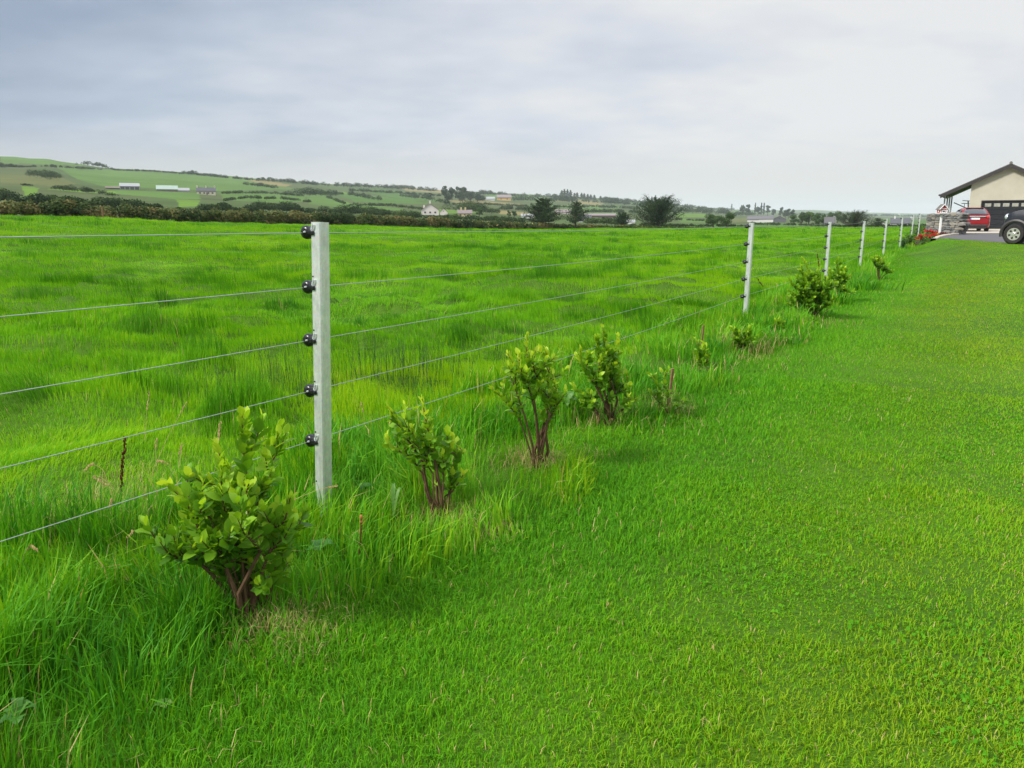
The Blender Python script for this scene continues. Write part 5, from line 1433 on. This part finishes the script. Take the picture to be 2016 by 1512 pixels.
def tree(label, u, vb, vt, wpx, seed, kind='round', mat='tree_leaf', grp=None, name='tree', d=None, n=None, tint=.45, fine=1.0, ups=(.25, .55)):
    rng = np.random.default_rng(seed)
    if d: q = at(u, vb, d); p = np.array([q[0], q[1], q[2]])
    else: p = on_hill(u, vb)
    k = mpp(p); H = (vb - vt) * k; W = wpx * k; px = k
    root = empty(name, p, label, 'tree', grp); tr = MB(); P = []; size = max(1.5 * px, .16) * fine
    hp, wp = vb - vt, wpx
    n = n or int(max(120, hp * wp * 3.2 / fine ** 2))
    if kind == 'cypress':                 # wind-shaped, upswept limbs
        tr.tube([(0, 0, -.5), (.02 * W, 0, H * .4), (.04 * W, 0, H * .93)], [W * .035, W * .026, W * .006], 7)
        nl = 90; wts = []; L_ = []
        for i in range(nl):
            f = .06 + .88 * (i + rng.random()) / nl; th = rng.uniform(0, 6.28)
            Lr = W * .62 * (1 - f) ** .72 * rng.uniform(.65, 1.15) + .05 * W
            s0 = np.array([.03 * W * f, 0, H * f * .86]); up = rng.uniform(*ups) + .35 * f
            e = s0 + np.array([math.cos(th) * Lr, math.sin(th) * Lr, Lr * up]); mi = (s0 + e) / 2 - np.array([0, 0, Lr * .10])
            tr.tube([s0, mi, e], [W * .012, W * .008, W * .003], 5); L_.append((s0, mi, e, Lr)); wts.append(Lr)
        c = rng.choice(nl, n, p=np.array(wts) / sum(wts))
        for i in c:
            s0, mi, e, Lr = L_[i]; t = rng.uniform(.15, 1.06); q = (s0 * (1 - t) ** 2 + 2 * mi * t * (1 - t) + e * t * t) if t < 1 else e + (e - mi) * (t - 1)
            P.append(q + rng.normal(0, 1, 3) * np.array([1, 1, .5]) * Lr * .10)
    elif kind == 'pine':
        tr.tube([(0, 0, -.5), (0, 0, H * .96)], [W * .05, W * .012], 6)
        f = rng.random(n) ** .8; th = rng.uniform(0, 6.28, n); lay = .75 + .35 * np.sin(f * 26 + seed)
        rr = W * .5 * (1 - f ** 1.7 * .85) * lay * np.sqrt(rng.random(n)); P = np.stack([rr * np.cos(th), rr * np.sin(th), H * (.12 + .88 * f) - rr * .15], 1)
    else:
        tr.tube([(0, 0, -.5), (0, 0, H * .35), (W * .04, 0, H * .7)], [W * .05, W * .035, W * .012], 7)
        nb = 11; C = []
        for i in range(nb):
            th = rng.uniform(0, 6.28); rr = W * .5 * rng.uniform(.15, .72); f = rng.uniform(.28, .84); rr *= math.sqrt(max(.12, 1 - ((f - .5) / .55) ** 2))
            C.append((rr * math.cos(th), rr * math.sin(th), H * f, W * rng.uniform(.16, .26)))
            tr.tube([(0, 0, H * .28 * f + .1 * H), (C[-1][0] * .6, C[-1][1] * .6, H * f * .85), C[-1][:3]], [W * .02, W * .012, W * .005], 5)
        c = np.array(C)[rng.integers(0, nb, n)]; q = rng.normal(0, 1, (n, 3)); q /= np.linalg.norm(q, axis=1)[:, None]; q *= (.35 + .65 * rng.random(n) ** .5)[:, None]
        P = c[:, :3] + q * c[:, 3:] * np.array([1, 1, .85]); P[:, 2] = np.clip(P[:, 2], H * .04, H * 1.02)
    P = np.array(P); nn = len(P)
    NR = q if kind == 'round' else None
    T = np.clip(tint + .35 * (fbm(P[:, 0] / W * 4 + 9, P[:, 2] / W * 4, seed, 2) - .5) * 2 + rng.normal(0, .15, nn), 0, 1)
    tr.build('trunk', M['trunk'], root)
    V, F, T = quads(P, size, rng, T, .6 if kind == 'cypress' else .1) if NR is None else quads_n(P, NR, size, rng, T)
    mesh_np('crown', V, [F], M[mat], root, {'tint': np.repeat(T, 4)}); return root
tree('pointed dark cypress, left of the two small ones behind the hedge', 1066, 441, 384, 64, 1, 'cypress', 'cypress', 'dark cypresses behind the hedge', 'cypress_tree', 128, 12000, fine=.8, ups=(.05, .35))
tree('thin open dark cypress with gaps, right of the pointed one', 1133, 442, 391, 46, 2, 'cypress', 'cypress', 'dark cypresses behind the hedge', 'cypress_tree', 133, 4200, fine=.8, ups=(.1, .45))
tree('small rounded dark tree between the thin cypress and the big one', 1226, 444, 417, 34, 3, 'cypress', 'cypress', 'dark cypresses behind the hedge', 'cypress_tree', 150, 4500, fine=.8)
tree('biggest broad dark cypress with spiky top, behind the hedge', 1296, 446, 389, 78, 4, 'cypress', 'cypress', 'dark cypresses behind the hedge', 'cypress_tree', 152, 26000, fine=.8, ups=(.3, .75))
tree('left one of two round bushy trees near the second fence post', 1404, 446, 421, 34, 5, d=185)
tree('right one of two round bushy trees near the second fence post', 1430, 446, 418, 34, 6, d=190)
tree('dark spreading bush tree behind the fourth fence post', 1682, 448, 417, 60, 7, 'cypress', 'cypress', None, 'cypress_tree', 168, 5000, fine=.8)
tree('small dark tree left of the white bungalow', 1728, 448, 428, 26, 8, 'cypress', 'cypress', None, 'cypress_tree', 172, 1300, fine=.8)
tree('small round tree right of the yellow cottage', 944, 427, 409, 17, 9, 'round')
tree('little round tree left of the pointed cypress', 1013, 428, 414, 13, 10, 'round')
tree('slim bush tree above the boundary hedge left of the pointed cypress', 1002, 428, 413, 9, 12, 'round')
for i, (u, vb, vt, w) in enumerate([(876, 394, 364, 17), (890, 394, 366, 19), (904, 395, 367, 21), (915, 395, 366, 19), (926, 396, 376, 22), (940, 397, 380, 22), (882, 396, 378, 19), (910, 397, 380, 21), (950, 397, 384, 15)]):
    tree('tree of the tall dark wood on the skyline', u, vb, vt, w, 30 + i, 'round', 'far_leaf', 'trees of the tall dark skyline wood', tint=.4)
for i, (u, vt) in enumerate([(1106, 374), (1111, 372), (1117, 372.5), (1123, 374), (1131, 376), (1136, 375), (1145, 376), (1150, 376.5), (1157, 378), (1163, 379), (1170, 380), (1182, 382)]):
    tree('thin pine in the row of pines on the skyline', u, 390 + i * .4, vt + (1 if i < 4 else 4.5), 12 if i < 4 else 11, 50 + i, 'pine', 'far_leaf', 'row of pines on the skyline', 'pine_tree')
for i, (u, vt) in enumerate([(1283, 388), (1290, 385), (1275, 389)]):
    tree('skyline pine rising behind the big cypress', u, 402, vt, 9, 70 + i, 'pine', 'far_leaf', 'skyline pines behind the big cypress', 'pine_tree')
for i, (u, vb, vt, w, kd) in enumerate([(1462, 424, 403, 15, 'round'), (1472, 424, 401, 13, 'round'), (1486, 424, 400, 5, 'pine'), (1492, 425, 405, 14, 'round'), (1498, 425, 400, 6, 'pine'), (1503, 425, 400, 6, 'pine'), (1511, 425, 403, 12, 'round'), (1523, 426, 411, 13, 'round'), (1537, 428, 406, 11, 'round'), (1552, 430, 409, 12, 'round'), (1560, 432, 411, 12, 'round'), (1546, 430, 413, 12, 'round'), (1440, 416, 402, 4, 'pine')]):
    tree('tall hazy %s in the tree belt behind the long farm sheds' % ('bushy tree' if kd == 'round' else 'slim conifer'), u, vb, vt, w, 80 + i, kd, 'far_leaf', 'tree belt behind the farm sheds', tint=.45)
for i, (u, vb, vt, w) in enumerate([(1578, 443, 417, 26), (1592, 443, 415, 24), (1607, 444, 419, 24), (1621, 444, 421, 22), (1563, 442, 421, 20), (1636, 440, 416, 20), (1648, 440, 415, 22), (1660, 440, 419, 18)]):
    tree('rounded tree in the clump between the farm sheds and the third post', u, vb, vt, w, 100 + i, 'round', 'tree_leaf', 'rounded trees right of the farm sheds', tint=.5)

# ---- buildings
def bmats():
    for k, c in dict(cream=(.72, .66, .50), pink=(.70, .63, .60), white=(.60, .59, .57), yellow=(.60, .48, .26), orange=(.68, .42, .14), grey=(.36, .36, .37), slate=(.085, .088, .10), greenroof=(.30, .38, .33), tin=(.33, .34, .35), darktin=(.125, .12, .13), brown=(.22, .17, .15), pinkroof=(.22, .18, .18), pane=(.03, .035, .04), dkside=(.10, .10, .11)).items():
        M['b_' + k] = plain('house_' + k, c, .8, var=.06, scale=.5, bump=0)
bmats()
def house(label, u0, u1, vb, ve, vr, wall='white', roof='slate', name='house', cat='house', depth=.7, win=0, chim=(), gable=False, door=False, yaw=0., d=None, grp=None, open_front=False):
    """u0..u1 width, vb base, ve eaves, vr ridge in photo pixels"""
    uc = (u0 + u1) / 2; p = on_hill(uc, vb) if d is None else at(uc, vb, d); k = mpp(p)
    a = math.atan2(p[0], p[1]); W = (u1 - u0) * k * math.cos(a); He, Hr = (vb - ve) * k, (vb - vr) * k; D = W * depth
    root = empty(name, p, label, cat, grp, rz=-a + yaw)
    m = MB(); th = .02 * W
    if gable:
        m.prism([(-W / 2, 0, -1.5), (W / 2, 0, -1.5), (W / 2, 0, He), (0, 0, Hr), (-W / 2, 0, He)], (0, 0, 0), (0, D, 0))
    else:
        m.prism([(-W / 2, 0, -1.5), (-W / 2, D, -1.5), (-W / 2, D, He), (-W / 2, D / 2, Hr), (-W / 2, 0, He)], (0, 0, 0), (W, 0, 0))
    wl = m.build('wall', M['b_' + wall], root)
    r_ = MB(); o_ = .03 * W; t_ = max(.12, .03 * W)
    if gable:
        for s_ in (-1, 1):
            e = np.array([s_ * (W / 2 + o_), He - o_ * (Hr - He) / (W / 2)])
            r_.prism([(0, -o_, Hr + .02), (e[0], -o_, e[1] + .02), (e[0], -o_, e[1] + t_), (0, -o_, Hr + t_)], (0, 0, 0), (0, D + 2 * o_, 0))
    else:
        for s_ in (0, 1):
            y = -o_ if s_ == 0 else D + o_; z = He - o_ * (Hr - He) / (D / 2)
            r_.prism([(-W / 2 - o_, D / 2, Hr + .02), (-W / 2 - o_, y, z + .02), (-W / 2 - o_, y, z + t_), (-W / 2 - o_, D / 2, Hr + t_)], (0, 0, 0), (W + 2 * o_, 0, 0))
    rf = r_.build('roof', M['b_' + roof], root)
    for c in chim:
        q = MB(); x = (c - .5) * W; w_ = max(.6, .055 * W)
        if gable: q.box((x, D / 2, Hr - abs(x) * (Hr - He) / (W / 2) + .3), (w_, w_, 2.0))
        else: q.box((np.clip(x, -W / 2 + w_ / 2, W / 2 - w_ / 2), D / 2, Hr + .25), (w_, w_, 1.7))
        q.build('chimney', M['b_' + wall], rf)
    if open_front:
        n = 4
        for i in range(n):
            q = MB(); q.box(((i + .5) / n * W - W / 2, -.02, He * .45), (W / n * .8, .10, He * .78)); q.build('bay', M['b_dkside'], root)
    for i in range(win):
        q = MB(); x = ((i + .5) / win - .5) * W * .88; q.box((x, -.01, He * .52), (W * .05 + .35, .10, He * .34)); q.build('window', M['b_pane'], root)
    if gable and win == 0:
        q = MB(); q.box((0, -.01, He + (Hr - He) * .3), (W * .09, .10, (Hr - He) * .22)); q.build('window', M['b_pane'], root)
    if door:
        q = MB(); q.box((0.04 * W, -.01, He * .36), (W * .05 + .3, .12, He * .72)); q.build('door', M['b_brown'], root)
    return root
house('long open-fronted grey barn left of the green-roofed shed', 237, 275, 375, 367, 361.5, 'grey', 'tin', 'barn', 'barn', .5, open_front=True)
house('farm shed with a pale green roof, left of the cream farmhouse', 309, 350, 378, 373, 366, 'brown', 'greenroof', 'barn', 'barn', .6)
house('small pale-roofed lean-to shed between the green-roofed shed and the farmhouse', 349, 373, 379, 375, 370.5, 'grey', 'tin', 'barn', 'barn', .5)
house('low dark shed at the left end of the hillside farm', 208, 236, 374, 370, 368, 'dkside', 'brown', 'barn', 'barn', .4)
house('cream farmhouse with a slate roof and end chimneys on the hillside', 388, 425, 384, 376.5, 370, 'cream', 'slate', depth=.45, win=4, chim=(.02, .5, .98), door=True)
house('pale pink gabled house in the valley', 830, 864, 423, 414, 402, 'pink', 'pinkroof', depth=.8, gable=True, win=3, chim=(.15, .5))
house('small pink annexe with a pointed gable beside the pink house', 866, 881, 423, 418, 411.5, 'pink', 'brown', 'annexe', 'annexe', .8, gable=True)
house('low yellowish cottage with two chimneys among bushes', 901, 929, 426, 420, 414, 'yellow', 'pinkroof', 'cottage', 'cottage', .5, win=3, chim=(.25, .55))
house('orange house with a grey roof high on the slope', 979, 1006, 395, 389, 384, 'orange', 'pinkroof', depth=.5, win=2)
house('long white shed left of the orange house', 956, 974, 395, 391.5, 388, 'white', 'tin', 'shed', 'shed', .5)
house('white cottage half hidden left of the pointed cypress', 1026, 1051, 430, 425, 421.5, 'white', 'tin', 'cottage', 'cottage', .5, win=2)
house('pinkish barn behind the gap between the two small cypresses', 1094, 1124, 421, 418, 413, 'pink', 'pinkroof', 'barn', 'barn', .5)
house('grey farm building with a dark end, right of the thin cypress', 1138, 1164, 438, 430, 424, 'grey', 'slate', 'barn', 'barn', .6, win=2)
house('long low brown-roofed barn behind bushes right of the thin cypress', 1152, 1212, 428, 425, 422, 'brown', 'pinkroof', 'barn', 'barn', .3)
house('low white shed left of the big cypress', 1232, 1250, 441, 437, 433, 'white', 'tin', 'shed', 'shed', .5)
house('white-walled farm shed, left of the pair above the second post', 1471, 1506, 437, 432, 426.5, 'white', 'darktin', 'barn', 'barn', .6)
house('larger white-sided farm shed, right of the pair above the second post', 1494, 1522, 438, 431.5, 425.5, 'white', 'darktin', 'barn', 'barn', .8)
house('dark gabled end of the farm sheds beside the tree clump', 1521, 1547, 438, 432, 426, 'dkside', 'darktin', 'barn', 'barn', 1.0, gable=True)
house('grey-roofed house behind the top of the third fence post', 1622, 1643, 446, 439, 428, 'grey', 'darktin', depth=.5, win=1, d=260)
house('white bungalow with a grey slate roof behind the sixth post', 1752, 1791, 448, 439.5, 430.5, 'white', 'slate', 'bungalow', 'bungalow', .5, win=3, d=330, chim=(.2,))
house('small white gabled shed left of the white bungalow', 1733, 1742, 448, 441, 437, 'white', 'slate', 'shed', 'shed', .8, gable=True, d=330)
for u, v in ((1709, 419.5), (1714, 419.7)): house('tiny bright white house on the far pale ridge', u - 2.2, u + 2.2, v, v - 1.6, v - 2.6, 'white', 'white', depth=.5, grp='pair of tiny white houses on the far ridge')
house('tiny white house on the far slope above the white bungalow', 1768, 1772, 422, 420.3, 419.2, 'white', 'tin', depth=.5)
house('tiny white house on the far slope beside the seventh post', 1792, 1796, 430, 428, 426.8, 'white', 'tin', depth=.5)

def hedge_post():
    p = at(203, 430.5, 66.0); m = MB(); m.box((0, 0, .45), (.11, .11, 1.2), bev=.015); o = m.build('hedge_post', M['stake_wood'], loc=(p[0], p[1], float(land_z(p[0], p[1])))); tag(o, 'lone weathered wooden post against the brown hedge on the left', 'wooden post')
hedge_post()
# ------------------------------------------------------------------ grass and air
lawn_grass(); verge_grass(); field_grass()
haze()
